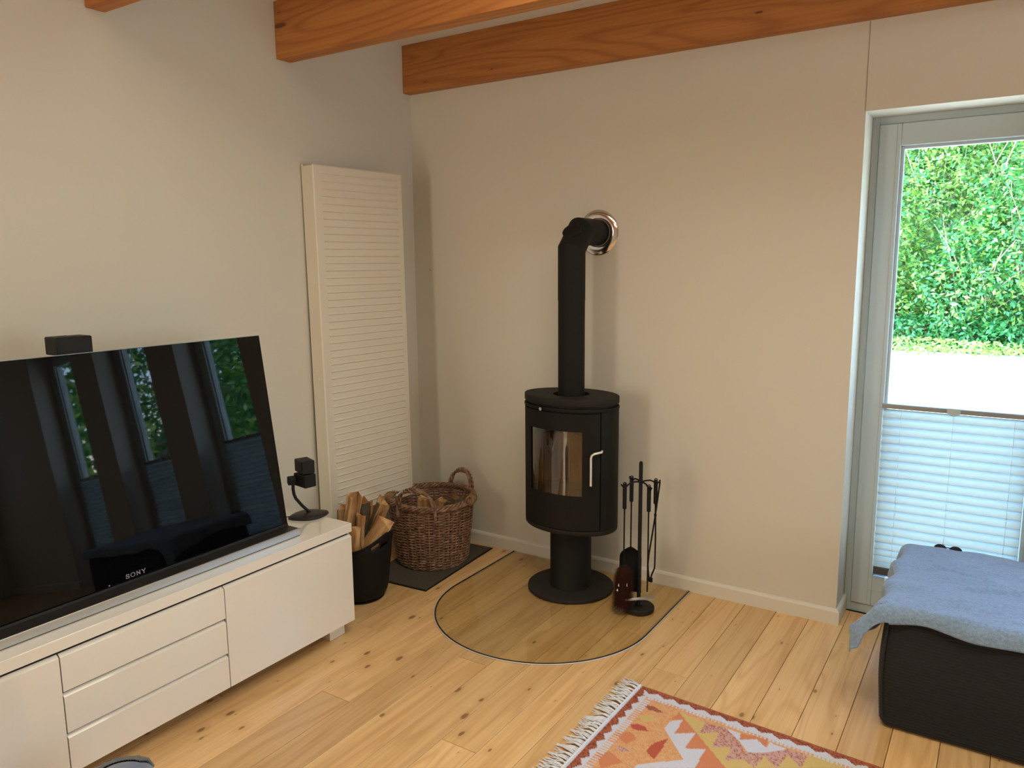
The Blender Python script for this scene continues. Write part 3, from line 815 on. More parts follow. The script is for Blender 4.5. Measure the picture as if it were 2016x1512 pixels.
    obj('baffle', MB().box(SX-0.17, SX+0.17, SY-0.04, SY+0.105, 0.765, 0.785, 0.002), plain('sooty_baffle', (0.05, 0.038, 0.028), 0.9), e)  # dark brown plate across the upper firebox
    obj('roof_plate', ovplate(MB(), [(-0.015, 0.845), (-0.015, 0.850)]), M['iron'], e)
    # flue pipe
    f = thing('flue_pipe', 'matt black flue pipe rising from the stove and bending into the wall', 'pipe', (SX, SY, 0.922))
    r = 0.0625; zc = 1.6935
    g = math.tan(math.radians(22.5))
    v1 = Vector((SX, SY, zc-0.082)); v2 = Vector((SX, SY+0.082, zc)); 
    def seg(pts_ax, cutA, cutB, nm, rr=r):
        """cylinder between two points ended by the given plane normals"""
        p, q = pts_ax; d = (q-p).normalized(); u = Vector((1, 0, 0)); w_ = d.cross(u)
        vs = []; n_ = 40
        for (c, nn) in ((p, cutA), (q, cutB)):
            for k in range(n_):
                o = u*math.cos(2*PI*k/n_)*rr + w_*math.sin(2*PI*k/n_)*rr
                # slide along d until on the plane through c with normal nn
                s = -(o.dot(nn))/d.dot(nn); vs.append(c+o+d*s)
        fs = [(k, (k+1) % n_, n_+(k+1) % n_, n_+k) for k in range(n_)]+[tuple(range(n_)), tuple(range(n_, 2*n_))]
        return obj(nm, MB().add(vs, fs), M['iron'], f, smooth=True)
    up = Vector((0, 0, 1)); fw = Vector((0, 1, 0)); dg = (up+fw).normalized()
    nA = (up+dg).normalized(); nB = (dg+fw).normalized()
    seg((Vector((SX, SY, 0.926)), Vector((SX, SY, zc-0.30))), up, up, 'lower_pipe', r-0.001)
    seg((Vector((SX, SY, zc-0.31)), v1), up, nA, 'elbow', r)
    seg((v1, v2), nA, nB, 'elbow', r)
    seg((v2, Vector((SX, -0.095, zc))), nB, fw, 'elbow', r)
    seg((Vector((SX, -0.100, zc)), Vector((SX, 0.02, zc))), fw, fw, 'wall_pipe', r-0.002)
    # round cleaning cover on the slanting elbow piece
    cpos = (v1+v2)/2 + (Vector((0, -1, 1)).normalized())*(r-0.0165)
    cover = MB().lathe([(0.042, 0.0), (0.044, 0.008), (0.044, 0.0155), (0.041, 0.0175)], 36)
    cover.xf(Matrix.Translation(cpos) @ Vector((0, -1, 1)).to_track_quat('Z', 'Y').to_matrix().to_4x4())
    obj('cleaning_cover', cover, M['iron'], f, smooth=True)
    ros = MB()
    n_ = 56; prof = [(0.0655, -0.004), (0.068, -0.014), (0.080, -0.0155), (0.100, -0.010), (0.107, -0.004), (0.1075, 0.0)]
    vs = []; fs = []
    for rr, yy in prof:
        for k in range(n_): vs.append((SX+0.002+rr*math.cos(2*PI*k/n_), yy-0.0002, zc+rr*math.sin(2*PI*k/n_)))
    for i in range(len(prof)-1):
        for k in range(n_): fs.append((i*n_+k, i*n_+(k+1) % n_, (i+1)*n_+(k+1) % n_, (i+1)*n_+k))
    obj('chrome_rosette', ros.add(vs, fs), M['chrome'], f, smooth=True)['label'] = 'shiny chrome wall rosette'
build_stove()

# ------------------------------------------------------------------ glass hearth plate
def build_hearth():
    cx, cy, R = 1.1525, -0.533, 0.4975
    poly = [(cx-R, -0.016)]+[(cx+R*math.cos(t), cy+R*math.sin(t)) for t in np.linspace(PI, 2*PI, 61)]+[(cx+R, -0.016)]
    e = thing('hearth_plate', 'clear rounded glass floor plate under the stove', 'hearth plate', (cx, cy, 0))
    obj('glass_sheet', MB().prism(poly, 0.0003, 0.006), M['floorglass'], e)
    inner = [(cx-R+0.003, -0.018)]+[(cx+(R-0.003)*math.cos(t), cy+(R-0.003)*math.sin(t)) for t in np.linspace(PI, 2*PI, 61)]+[(cx+R-0.003, -0.018)]
    outer = [(cx-R-0.0025, -0.017)]+[(cx+(R+0.0025)*math.cos(t), cy+(R+0.0025)*math.sin(t)) for t in np.linspace(PI, 2*PI, 61)]+[(cx+R+0.0025, -0.017)]
    obj('dark_edge', MB().tube([(x, y, 0.0042) for x, y in inner], 0.0028, 6), M['black'], e, smooth=True)
    obj('pale_seal', MB().tube([(x, y, 0.0026) for x, y in outer], 0.0026, 6), plain('pale_seal', (0.62, 0.58, 0.55), 0.4), e, smooth=True)
build_hearth()

# ------------------------------------------------------------------ fire tools
TX, TY = 1.522, -0.325
def build_tools():
    zb = 0.006
    st = thing('tool_stand', 'black fireside tool stand with a round foot right of the stove', 'tool stand', (TX, TY, zb))
    obj('foot', MB().lathe([(0.066, zb+0.0002), (0.070, zb+0.003), (0.070, zb+0.016), (0.066, zb+0.020)], 48, c=(TX, TY)), M['ironlight'], st, smooth=True)
    obj('post', MB().lathe([(0.017, zb+0.020), (0.017, zb+0.024), (0.010, zb+0.027), (0.0085, zb+0.03), (0.0085, 0.683), (0.006, 0.690), (0.002, 0.692)], 16, c=(TX, TY)), M['blackmetal'], st, smooth=True)
    Cd = Vector((0.394, -0.919)).normalized()      # towards the room
    Lt = Vector((0.919, 0.394))
    hooks = {'brush': (-0.068, 0.042), 'shovel': (-0.040, -0.066), 'poker': (0.036, 0.066), 'tongs': (0.066, -0.036)}
    pos = {}
    for k, (l, d) in hooks.items():
        q = Vector((TX, TY)) + Lt*l + Cd*d; pos[k] = q
        dv = (q-Vector((TX, TY))).normalized()
        pts = []
        for s, z in ((0.0, 0.598), (0.3, 0.602), (0.6, 0.601), (0.8, 0.594), (0.95, 0.583), (1.05, 0.582), (1.15, 0.588), (1.25, 0.598)):
            pts.append((TX+dv.x*0.078*s, TY+dv.y*0.078*s, z))
        obj('hook_arm', MB().tube(pts, 0.0037, 8), M['blackmetal'], st, smooth=True)
    def handle(e, q, ztop=0.600, L_=0.112):
        h = MB().lathe([(0.004, ztop-L_-0.004), (0.0088, ztop-L_), (0.0092, ztop-0.01), (0.008, ztop-0.002), (0.004, ztop)], 14, c=(q.x, q.y))
        obj('grip', h, M['blackmetal'], e, smooth=True)
        ring = [(q.x+0.006*math.cos(t)*Lt.x, q.y+0.006*math.cos(t)*Lt.y, ztop+0.0005+0.005*math.sin(t)) for t in np.linspace(0, 2*PI, 16, endpoint=False)]
        obj('hanging_ring', MB().tube(ring, 0.0022, 6, closed=True), M['blackmetal'], e, smooth=True)
    # brush
    q = pos['brush']; e = thing('hearth_brush', 'hearth brush with red-brown bristles hanging on the tool stand', 'brush', (q.x, q.y, 0.02))
    handle(e, q)
    obj('rod', MB().tube([(q.x, q.y, 0.49), (q.x, q.y, 0.19)], 0.0036, 8), M['blackmetal'], e, smooth=True)
    core = MB().lathe([(0.005, 0.232), (0.014, 0.226), (0.016, 0.21), (0.014, 0.17), (0.012, 0.05), (0.008, 0.04)], 20, c=(q.x, q.y))
    obj('brush_core', core, M['blackmetal'], e, smooth=True)
    bm_ = MB(); rb = random.Random(3)
    for i in range(9000):
        z = 0.045+0.180*rb.random(); a = rb.random()*2*PI
        r0 = 0.010; r1 = (0.047+0.010*rb.random())*(0.78+0.22*math.sin(PI*min(1, (0.225-z)/0.12)/2+0.2))
        dz = -0.014-0.016*rb.random()
        ox = -0.006*(0.2-z)/0.2
        p0 = Vector((q.x+r0*math.cos(a), q.y+r0*math.sin(a), z)); p1 = Vector((q.x+ox+r1*math.cos(a), q.y+r1*math.sin(a), z+dz))
        s = Vector((-math.sin(a), math.cos(a), 0))*0.0007
        bm_.add([p0-s, p0+s, p1], [(0, 1, 2)])
    o = obj('bristles', bm_, M['bristle'], e, fix=False); o['kind'] = 'stuff'
    fl = MB()
    for dx, z, w_, h_ in ((-0.020, 0.150, 0.006, 0.013), (-0.026, 0.128, 0.009, 0.010), (0.016, 0.152, 0.004, 0.015)):
        c = Vector((q.x, q.y)) + Lt*dx + Cd*0.050
        fl.add([(c.x-Lt.x*w_/2, c.y-Lt.y*w_/2, z), (c.x+Lt.x*w_/2, c.y+Lt.y*w_/2, z-0.004), (c.x+Lt.x*w_*0.3, c.y+Lt.y*w_*0.3, z+h_), (c.x, c.y-0.004, z+h_*0.4)], [(0, 1, 2), (0, 1, 3), (1, 2, 3), (0, 3, 2)])
    o = obj('ash_flecks', fl, M['fringe'], e, fix=False); o['kind'] = 'stuff'
    # shovel
    q = pos['shovel']; e = thing('ash_shovel', 'black ash shovel hanging behind the brush on the tool stand', 'shovel', (q.x, q.y, 0.06))
    handle(e, q)
    obj('rod', MB().tube([(q.x, q.y, 0.49), (q.x, q.y, 0.262)], 0.0036, 8), M['blackmetal'], e, smooth=True)
    def Pn(i, j):
        u = -1+2*i/14; v = (j/22)**2.0
        hw = 0.050*(1-(1-min(1, v*4.2+0.004))**2)**0.5
        z = 0.272-0.215*v
        up_ = 0.022*abs(u)**3*(1-0.5*v)
        dep = -0.004-0.010*math.sin(PI*min(1, v*1.4+0.15))
        c = Vector((q.x, q.y)) + Lt*(u*hw) + Cd*(up_+dep)
        return (c.x, c.y, z)
    sh = obj('pan', MB().grid(Pn, 15, 23), M['blackmetal'], e, smooth=True, fix=False)
    md = sh.modifiers.new('thickness', 'SOLIDIFY'); md.thickness = 0.0022
    # poker
    q = pos['poker']; e = thing('fire_poker', 'poker with a pale metal hooked blade hanging front right on the tool stand', 'poker', (q.x, q.y, 0.05))
    handle(e, q)
    obj('rod', MB().tube([(q.x, q.y, 0.49), (q.x, q.y, 0.12)], 0.0036, 8), M['blackmetal'], e, smooth=True)
    obj('tip_rod', MB().tube([(q.x, q.y, 0.125), (q.x, q.y, 0.092)], 0.0034, 8), M['silver'], e, smooth=True)
    bl = MB(); rows = []
    for s, hw, z in ((-0.098, 0.0006, 0.076), (-0.07, 0.002, 0.081), (-0.035, 0.0035, 0.087), (-0.01, 0.005, 0.090), (0.012, 0.008, 0.090), (0.026, 0.008, 0.093), (0.034, 0.003, 0.096)):
        c = Vector((q.x, q.y)) + Lt*s
        rows.append([(c.x-Cd.x*hw, c.y-Cd.y*hw, z+0.003), (c.x+Cd.x*hw, c.y+Cd.y*hw, z-0.002), (c.x+Cd.x*hw, c.y+Cd.y*hw, z-0.007), (c.x-Cd.x*hw, c.y-Cd.y*hw, z-0.002)])
    vs = [p for r in rows for p in r]; fs = []
    for i in range(len(rows)-1):
        for k in range(4): fs.append((4*i+k, 4*i+(k+1) % 4, 4*i+4+(k+1) % 4, 4*i+4+k))
    fs += [(0, 1, 2, 3), tuple(len(vs)-4+k for k in range(4))]
    obj('hooked_blade', bl.add(vs, fs), M['silver'], e, smooth=True)['label'] = 'worn silvery blade'
    # tongs
    q = pos['tongs']; e = thing('log_tongs', 'black crossed log tongs hanging rightmost on the tool stand', 'tongs', (q.x, q.y, 0.13))
    handle(e, q, 0.600, 0.108)
    def W(l, d, z):
        c = Vector((TX, TY)) + Lt*l + Cd*d; return (c.x, c.y, z)
    dq = -0.036
    obj('tong_arm', MB().tube([W(0.066, dq, 0.50), W(0.069, dq, 0.35), W(0.069, dq, 0.245), W(0.068, dq, 0.19), W(0.055, dq, 0.155), W(0.052, dq, 0.135)], 0.0038, 8), M['blackmetal'], e, smooth=True)
    obj('tong_arm', MB().tube([W(0.084, dq+0.008, 0.595), W(0.070, dq+0.008, 0.47), W(0.054, dq+0.008, 0.345), W(0.042, dq+0.008, 0.26), W(0.038, dq+0.008, 0.21), W(0.041, dq+0.008, 0.165), W(0.045, dq+0.008, 0.140)], 0.0038, 8), M['blackmetal'], e, smooth=True)
    obj('hinge_pin', MB().tube([W(0.0665, dq-0.005, 0.44), W(0.0665, dq+0.013, 0.44)], 0.006, 10), M['blackmetal'], e, smooth=True)
    obj('jaw', MB().box(-0.006, 0.006, -0.005, 0.005, -0.010, 0.010, 0.001).xf(Matrix.Translation(W(0.044, dq+0.008, 0.138))), M['blackmetal'], e)
    obj('jaw', MB().box(-0.006, 0.006, -0.005, 0.005, -0.010, 0.010, 0.001).xf(Matrix.Translation(W(0.054, dq, 0.132))), M['blackmetal'], e)
build_tools()

# ------------------------------------------------------------------ firewood
def firewood(label, top, bot, w_, d_, roll, seed, shape='wedge', bark=True, group='split logs in the black tub'):
    """a split log whose long axis runs from bot to top (top visible)"""
    top = Vector(top); bot = Vector(bot); ax = (top-bot); L_ = ax.length; ax.normalize()
    rr = random.Random(seed)
    if shape == 'plank': sec = [(-0.5, -0.5), (0.5, -0.42), (0.46, 0.45), (-0.1, 0.5), (-0.48, 0.4)]; bk = [2, 3]
    elif shape == 'wedge': sec = [(-0.5, -0.45), (0.5, -0.5), (0.32, 0.18), (0.05, 0.5), (-0.35, 0.28)]; bk = [2, 3, 4]
    else: sec = [(-0.5, -0.3), (-0.1, -0.5), (0.5, -0.35), (0.45, 0.4), (0.0, 0.5), (-0.45, 0.25)]; bk = [3, 4]
    n = len(sec); m = 7; vs = []
    for i in range(m):
        s = i/(m-1)
        for k, (a, b) in enumerate(sec):
            j = 0.10
            sl = (0.020*rr.uniform(-1, 1) if i in (0, m-1) else 0)
            vs.append(((a+rr.uniform(-j, j))*w_*(1-0.08*s), (b+rr.uniform(-j, j))*d_, s*L_+sl))
    fs = []; fb = []
    for i in range(m-1):
        for k in range(n):
            q = (i*n+k, i*n+(k+1) % n, (i+1)*n+(k+1) % n, (i+1)*n+k)
            fs.append(q)
            if k in bk: fb.append(q)
    fs += [tuple(range(n))[::-1], tuple((m-1)*n+k for k in range(n))]
    Rm = Matrix.Translation(bot) @ ax.to_track_quat('Z', 'Y').to_matrix().to_4x4() @ Matrix.Rotation(roll, 4, 'Z')
    e = thing('firewood_log', label, 'log', bot, group)
    # meshes keep their grain along local Z: rotate the object instead of the points
    me_o = obj('split_wood', MB().add(vs, fs), M['log'])
    me_o.parent = e; me_o.location = (0, 0, 0); me_o.rotation_euler = (ax.to_track_quat('Z', 'Y').to_matrix() @ Matrix.Rotation(roll, 3, 'Z')).to_euler()
    if bark:
        vb = [(x*1.07, y*1.07+0.0008, z+(-0.002 if z > L_*0.5 else 0.002)) for x, y, z in vs]
        bo = obj('bark', MB().add(vb, fb), M['bark'], fix=False)
        bo.parent = e; bo.rotation_euler = me_o.rotation_euler
        md = bo.modifiers.new('thickness', 'SOLIDIFY'); md.thickness = 0.003; md.offset = -1
    return e
def build_tub():
    c = Vector((0.337, -0.868))
    e = thing('flexible_tub', 'black flexible tub full of split logs beside the media bench', 'tub', (c.x, c.y, 0))
    # direction of the visible handle (right rear side)
    az0 = math.atan2(0.20, 0.98)
    n = 72; zs = np.linspace(0.004, 1.0, 15)
    def rim(a):
        d = math.cos(a-az0); return 0.268+0.062*max(0, abs(d))**3*1.0
    def Pn(i, j):
        a = 2*PI*i/n; s = j/18
        z = 0.004+(rim(a)-0.004)*s
        r = 0.122+0.038*min(1, z/0.30)**0.8
        r *= 1-0.5*max(0, (0.05-z)/0.05)**2*0.35
        return (c.x+r*math.cos(a), c.y+r*math.sin(a), z)
    mb = MB().grid(Pn, n, 19, True)
    # handle slots: drop the faces of the openings
    keep = []
    for f in mb.f:
        p = sum((Vector(mb.v[i]) for i in f), Vector())/4
        a = math.atan2(p.y-c.y, p.x-c.x)
        for s_ in (0, PI):
            da = (a-az0-s_-(-0.35 if s_ == 0 else 0)+PI) % (2*PI)-PI
            if abs(da) < 0.29 and 0.272 < p.z-0.0*da < 0.293: break
        else: keep.append(f)
    mb.f = keep
    t = obj('tub_wall', mb, M['tub'], e, smooth=True, fix=False)
    md = t.modifiers.new('thickness', 'SOLIDIFY'); md.thickness = 0.004; md.offset = -1
    obj('tub_floor', MB().lathe([(0.10, 0.0015), (0.112, 0.003), (0.112, 0.008)], 48, c=(c.x, c.y)), M['tub'], e, smooth=True)
    rp = [(c.x+0.1600*math.cos(2*PI*i/n), c.y+0.1600*math.sin(2*PI*i/n), rim(2*PI*i/n)) for i in range(n)]
    obj('rim_bead', MB().tube(rp, 0.0045, 8, closed=True), M['tub'], e, smooth=True)
    F = firewood
    F('tall pale split log standing at the left of the black tub', (0.319, -0.863, 0.492), (0.262, -0.908, 0.03), 0.072, 0.045, math.radians(125), 1, 'plank', False)
    F('dark brown log between the tall pale log and the bark covered one', (0.316, -0.781, 0.440), (0.300, -0.820, 0.03), 0.062, 0.055, math.radians(40), 2, 'round', True)
    F('slanting grey-barked log leaning right over the black tub', (0.424, -0.788, 0.462), (0.300, -0.900, 0.03), 0.055, 0.060, math.radians(-60), 3, 'wedge', True)
    F('short orange-brown split log lowest at the right front of the tub', (0.472, -0.820, 0.372), (0.340, -0.925, 0.09), 0.062, 0.075, math.radians(140), 4, 'wedge', False)
    F('small pale square-cut log in the middle of the tub', (0.374, -0.884, 0.405), (0.350, -0.900, 0.03), 0.036, 0.036, math.radians(15), 5, 'plank', False)
    F('grey-green barked log at the front left of the tub', (0.405, -0.955, 0.360), (0.375, -0.948, 0.03), 0.060, 0.050, math.radians(-45), 6, 'round', True)
    F('thin pale split stick behind the slanting log', (0.370, -0.790, 0.420), (0.345, -0.830, 0.03), 0.032, 0.024, math.radians(80), 7, 'plank', False)
    F('dark log mostly hidden behind the tall pale log', (0.252, -0.868, 0.420), (0.250, -0.860, 0.03), 0.05, 0.05, math.radians(10), 8, 'wedge', True)
build_tub()

# ------------------------------------------------------------------ wicker basket
BX, BY = 0.350, -0.338
def build_basket():
    H_ = 0.335; rb, rt = 0.180, 0.216
    e = thing('log_basket', 'large brown wicker basket with two braided handles in the corner', 'basket', (BX, BY, 0.009))
    zb = 0.0085; ns = 26
    def R_(z): return rb+(rt-rb)*((z-zb)/H_)**0.85 - 0.010*max(0, 1-(z-zb)/0.03)**2
    # stakes
    proto = None
    for k in range(ns):
        a = 2*PI*k/ns
        pts = [((R_(z))*1.0, 0, z) for z in np.linspace(zb+0.003, H_+zb-0.006, 9)]
        o = obj('stake', MB().tube(pts, 0.0062, 6), M['wicker2']) if proto is None else proto.copy()
        if proto is None: proto = o
        else: COL.objects.link(o)
        o.parent = e; o.location = (0, 0, -0.009); o.rotation_euler = (0, 0, a)
    wv = MB(); rows = 43; rw = random.Random(5)
    for j in range(rows):
        z = zb+0.008+(H_-0.020)*j/(rows-1)
        ph = PI*(j % 2); pts = []
        m = ns*5; zo = rw.uniform(-0.0006, 0.0006); am = 0.0068
        for i in range(m):
            a = 2*PI*i/m
            r = R_(z)+am*math.cos(ns/2*a*1.0+ph)
            pts.append((BX+r*math.cos(a), BY+r*math.sin(a), z+zo+0.0012*math.sin(3*a+j)+0.002*math.sin(2*a+0.5)))
        wv.tube(pts, 0.0037, 5, closed=True)
    o = obj('weave', wv, M['wicker'], e, smooth=True, fix=False); o['kind'] = 'stuff'
    obj('base', MB().lathe([(0.155, zb-0.0005), (0.168, zb+0.004), (0.165, zb+0.010)], 40, c=(BX, BY)), M['wicker'], e, smooth=True)
    # braided rim: strands spiralling round a ring
    zr = zb+H_+0.004
    for s in range(5):
        pts = []; m = 300; tw = 11
        for i in range(m):
            a = 2*PI*i/m; b = tw*a+2*PI*s/5
            r = rt+0.005+0.0125*math.cos(b); pts.append((BX+r*math.cos(a), BY+r*math.sin(a), zr+0.0115*math.sin(b)+0.003*math.sin(2*a)))
        obj('rim_strand', MB().tube(pts, 0.0058, 6, closed=True), M['wicker'], e, smooth=True, fix=False)
    # foot rim
    for s in range(2):
        pts = []
        for i in range(200):
            a = 2*PI*i/200; b = 14*a+PI*s; r = rb-0.004+0.004*math.cos(b)
            pts.append((BX+r*math.cos(a), BY+r*math.sin(a), zb+0.007+0.004*math.sin(b)))
        obj('foot_strand', MB().tube(pts, 0.0045, 6, closed=True), M['wicker'], e, smooth=True, fix=False)
    # handles
    for ac, sp, hh in ((math.radians(-73), 0.44, 0.100), (math.radians(80), 0.38, 0.096)):
        hd = None
        for s in range(4):
            pts = []; m = 60
            for i in range(m+1):
                u = i/m; t = PI*u
                a = ac+sp*math.cos(t)*(1.0 if math.sin(t) > 0.15 else 1.03)
                z = zr-0.055+(hh+0.055)*max(0, math.sin(t))**0.55
                r = rt+0.012+0.004*math.sin(t)
                b = 2*PI*3.2*u+2*PI*s/4; k = 0.0095*min(1, 6*min(u, 1-u)+0.35)
                # frame: tangential (angle) and radial offsets
                rad = Vector((math.cos(a), math.sin(a), 0)); tang = Vector((-math.sin(a), math.cos(a), 0))
                ntan = (tang*math.cos(t)*-1+Vector((0, 0, 1))*math.sin(t)).normalized()
                p = Vector((BX, BY, z))+rad*(r+k*math.cos(b))+ntan*(k*math.sin(b))
                pts.append(p)
            o = obj('handle_strand', MB().tube(pts, 0.0060, 6), M['wicker'], e, smooth=True, fix=False)
    # wrapped bindings left and right on the rim
    for ac in (math.radians(-143), math.radians(18)):
        for q in range(6):
            a = ac+(q-2.5)*0.055; rad = Vector((math.cos(a), math.sin(a), 0)); cc = Vector((BX, BY, zr))+rad*(rt+0.005)
            pts = [cc+rad*0.0195*math.cos(t)+Vector((0, 0, 0.021*math.sin(t)))+Vector((-math.sin(a), math.cos(a), 0))*0.006*math.sin(t) for t in np.linspace(0, 2*PI, 18, endpoint=False)]
            obj('rim_binding', MB().tube(pts, 0.0050, 6, closed=True), M['wicker2'], e, smooth=True, fix=False)
    G = 'split logs in the wicker basket'
    F = firewood
    F('pale wide split log showing under the front handle of the basket', (0.318, -0.365, 0.345), (0.30, -0.36, 0.02), 0.090, 0.055, math.radians(38), 21, 'plank', False, G)
    F('small square-ended pale log in the middle of the basket', (0.392, -0.330, 0.330), (0.385, -0.33, 0.02), 0.060, 0.045, math.radians(38), 22, 'plank', False, G)
    F('reddish log against the right inner side of the basket', (0.445, -0.235, 0.330), (0.42, -0.25, 0.02), 0.060, 0.060, math.radians(20), 23, 'wedge', True, G)
    F('dark log low at the rear of the basket', (0.330, -0.240, 0.285), (0.33, -0.25, 0.02), 0.07, 0.06, math.radians(70), 24, 'wedge', True, G)
    F('dark log low at the left of the basket', (0.250, -0.360, 0.270), (0.26, -0.35, 0.02), 0.06, 0.06, math.radians(30), 25, 'round', True, G)
    # doormat under it
    P = [(0.577, -0.677), (0.532, -0.041), (0.155, -0.068), (0.200, -0.704)]
    mb = MB()
    m_ = obj('mat_surface', MB().prism([(P[0][0]-0.006, P[0][1]+0.006), (P[1][0]-0.006, P[1][1]-0.006), (P[2][0]+0.006, P[2][1]-0.006), (P[3][0]+0.006, P[3][1]+0.006)], 0.0004, 0.0075), M['mat'])
    dm = thing('doormat', 'dark brown rectangular doormat under the wicker basket', 'mat', (0.37, -0.37, 0))
    m_.parent = dm; m_.location = (-0.37, -0.37*-1, 0) if False else (-0.37, 0.37, 0)
    obj('rubber_border', MB().prism(P, 0.0003, 0.0045), M['black'], dm)
build_basket()

# ------------------------------------------------------------------ upholstered block with blanket
OX0, OX1, OY0, OY1, OZ = 2.553, 3.50, -0.722, -0.075, 0.425
def rrect(t, x0, x1, y0, y1, r):
    """point on a rounded rectangle, t in 0..1 by arc length starting mid left side going to front"""
    w_, h_ = x1-x0, y1-y0
    segs = [('l', h_-2*r), ('c', PI*r/2), ('b', w_-2*r), ('c', PI*r/2), ('r', h_-2*r), ('c', PI*r/2), ('t', w_-2*r), ('c', PI*r/2)]
    tot = sum(s[1] for s in segs); d = t*tot
    cen = [None, (x0+r, y0+r, PI), None, (x1-r, y0+r, 1.5*PI), None, (x1-r, y1-r, 0), None, (x0+r, y1-r, PI/2)]
    for i, (k, L_) in enumerate(segs):
        if d <= L_ or i == 7:
            if k == 'l': return (x0, y1-r-d), (-1, 0)
            if k == 'b': return (x0+r+d, y0), (0, -1)
            if k == 'r': return (x1, y0+r+d), (1, 0)
            if k == 't': return (x1-r-d, y1), (0, 1)
            cx, cy, a0 = cen[i]; a = a0+d/r
            return (cx+r*math.cos(a), cy+r*math.sin(a)), (math.cos(a), math.sin(a))
        d -= L_
def build_ottoman():
    e = thing('corduroy_ottoman', 'dark grey corduroy upholstered block in front of the garden door', 'ottoman', ((OX0+OX1)/2, (OY0+OY1)/2, 0))
    nu = 160; ribs = 40; nv = ribs*5
    def Pn(i, j):
        s = j/(nv-1); z = 0.003+(OZ-0.003)*s
        (x, y), (nx, ny) = rrect(i/nu, OX0, OX1, OY0, OY1, 0.035)
        d = 0.0040*abs(math.sin(PI*ribs*s))**0.7
        edge = -0.022*max(0, 1-z/0.035)**2 - 0.028*max(0, (z-(OZ-0.045))/0.045)**2
        bow = 0.012*math.sin(PI*s) if nx < -0.5 or ny < -0.5 else 0.005*math.sin(PI*s)
        wob = 0.002*mnoise.noise(Vector((x*6, y*6, z*6)))
        q = d+edge+wob+bow-0.010
        return (x+nx*q, y+ny*q, z)
    o = obj('corduroy_cover', MB().grid(Pn, nu, nv, True), M['cordfab'], e, smooth=True, fix=False, sharp=180)
    top = MB()
    poly = []
    for i in range(nu):
        (x, y), (nx, ny) = rrect(i/nu, OX0, OX1, OY0, OY1, 0.035); poly.append((x-nx*0.040, y-ny*0.040))
    obj('seat_top', top.prism(poly, OZ-0.02, OZ+0.002), M['cordfab'], e)
    # piped seam down the front left corner
    sm = MB().tube([(OX0+0.013-0.012*math.sin(PI*s)+0.008, OY0+0.004-0.009*math.sin(PI*s)-0.002, 0.01+(OZ-0.03)*s) for s in np.linspace(0.08, 0.95, 24)], 0.0035, 6)
    obj('piped_seam', sm, M['cordfab'], e, smooth=True)
    # fleece
    nu, nv = 150, 120
    s0, s1 = -0.165, 0.95; t0, t1 = -0.130, 0.655     # s to the right from the left edge, t to the back from the front edge
    def hang(d, r=0.03):
        """distance past the edge -> (outward, drop)"""
        if d <= 0: return 0.0, 0.0
        L_ = r*PI/2
        if d < L_: a = d/r; return r*math.sin(a), r*(1-math.cos(a))
        return r+(d-L_)*0.08, r+(d-L_)*0.995
    def Pb(i, j):
        u = i/(nu-1); v = j/(nv-1)
        # hem shape
        tt = t0+(t1-t0)*v
        fr = 1.0
        left = 0.105 + 0.030*math.sin(v*7.0+0.6) + 0.070*math.exp(-(v/0.10)**2) - 0.055*min(1, max(0, (v-0.55)/0.45))
        s = -left + (s1+left)*u
        front = 0.062 + 0.050*math.exp(-((s+0.12)/0.06)**2) - 0.020*math.exp(-((s-0.10)/0.09)**2) - 0.010*max(0, min(1, (s-0.05)/0.25))
        t = -front + (t1+front)*v
        dl = max(0, 0.02-s); df = max(0, 0.02-t)
        x = OX0+max(s, 0.02); y = OY0+max(t, 0.02); z = OZ+0.010
        if dl > 0 and df > 0:
            d = math.hypot(dl, df)*0.98; o_, dr = hang(d, 0.035); ux, uy = dl/math.hypot(dl, df), df/math.hypot(dl, df)
            fl_ = min(1, max(0, d-0.02)/0.12); x -= (o_+0.075*fl_)*ux; y -= (o_+0.02*fl_)*uy; z -= dr*0.92
        elif dl > 0:
            o_, dr = hang(dl); x -= o_+0.004; z -= dr
            x -= 0.016*math.sin(t*30+1.0)*min(1, dl/0.08) + 0.030*math.exp(-(t/0.10)**2)*min(1, dl/0.12)
        elif df > 0:
            o_, dr = hang(df); y -= o_+0.004; z -= dr
            y -= 0.007*math.sin(s*22+2.0)*min(1, df/0.05)
        P_ = Vector((s*3.0, t*7.0, 0.3)); wr = mnoise.noise(P_)*0.012+mnoise.noise(Vector((s*5+t*6, t*14-s*7, 2.0)))*0.0080+mnoise.noise(P_*6.5)*0.0018
        # creases radiating from the front left corner
        a = math.atan2(t+0.10, s+0.10); rr_ = math.hypot(s+0.1, t+0.1)
        if dl <= 0 and df <= 0: wr += 0.0040*math.sin(a*20+rr_*4)*math.exp(-(rr_/0.30)**2)*min(1, rr_/0.2)
        # long fold near the back
        fd = (t-0.42)+0.42*(s-0.15); wr += 0.009*math.exp(-(fd/0.012)**2)*(1 if s > 0.02 else 0)*max(0, 1-abs(s-0.20)/0.22)
        fd = (t-0.30)-0.30*(s-0.30); wr += 0.006*math.exp(-(fd/0.016)**2)*max(0, 1-abs(s-0.33)/0.28)
        wr = max(wr, -0.005)
        if dl > 0 or df > 0:
            x -= wr*0.8*(1 if dl > 0 else 0); y -= wr*0.8*(1 if df > 0 else 0)
        z += wr+0.004
        return (x, y, z)
    b = obj('fleece_blanket', MB().grid(Pb, nu, nv), M['blanket'], None, smooth=True, fix=False, sharp=180)
    md = b.modifiers.new('thickness', 'SOLIDIFY'); md.thickness = 0.004; md.offset = 1
    tag(b, 'blue-grey fleece blanket spread over the corduroy block', 'blanket')
    # small dark rounded things peeping over the rear edge
    g = thing('sunglasses', 'small black sunglasses peeping over the back edge of the blanket', 'sunglasses', (2.69, -0.06, OZ))
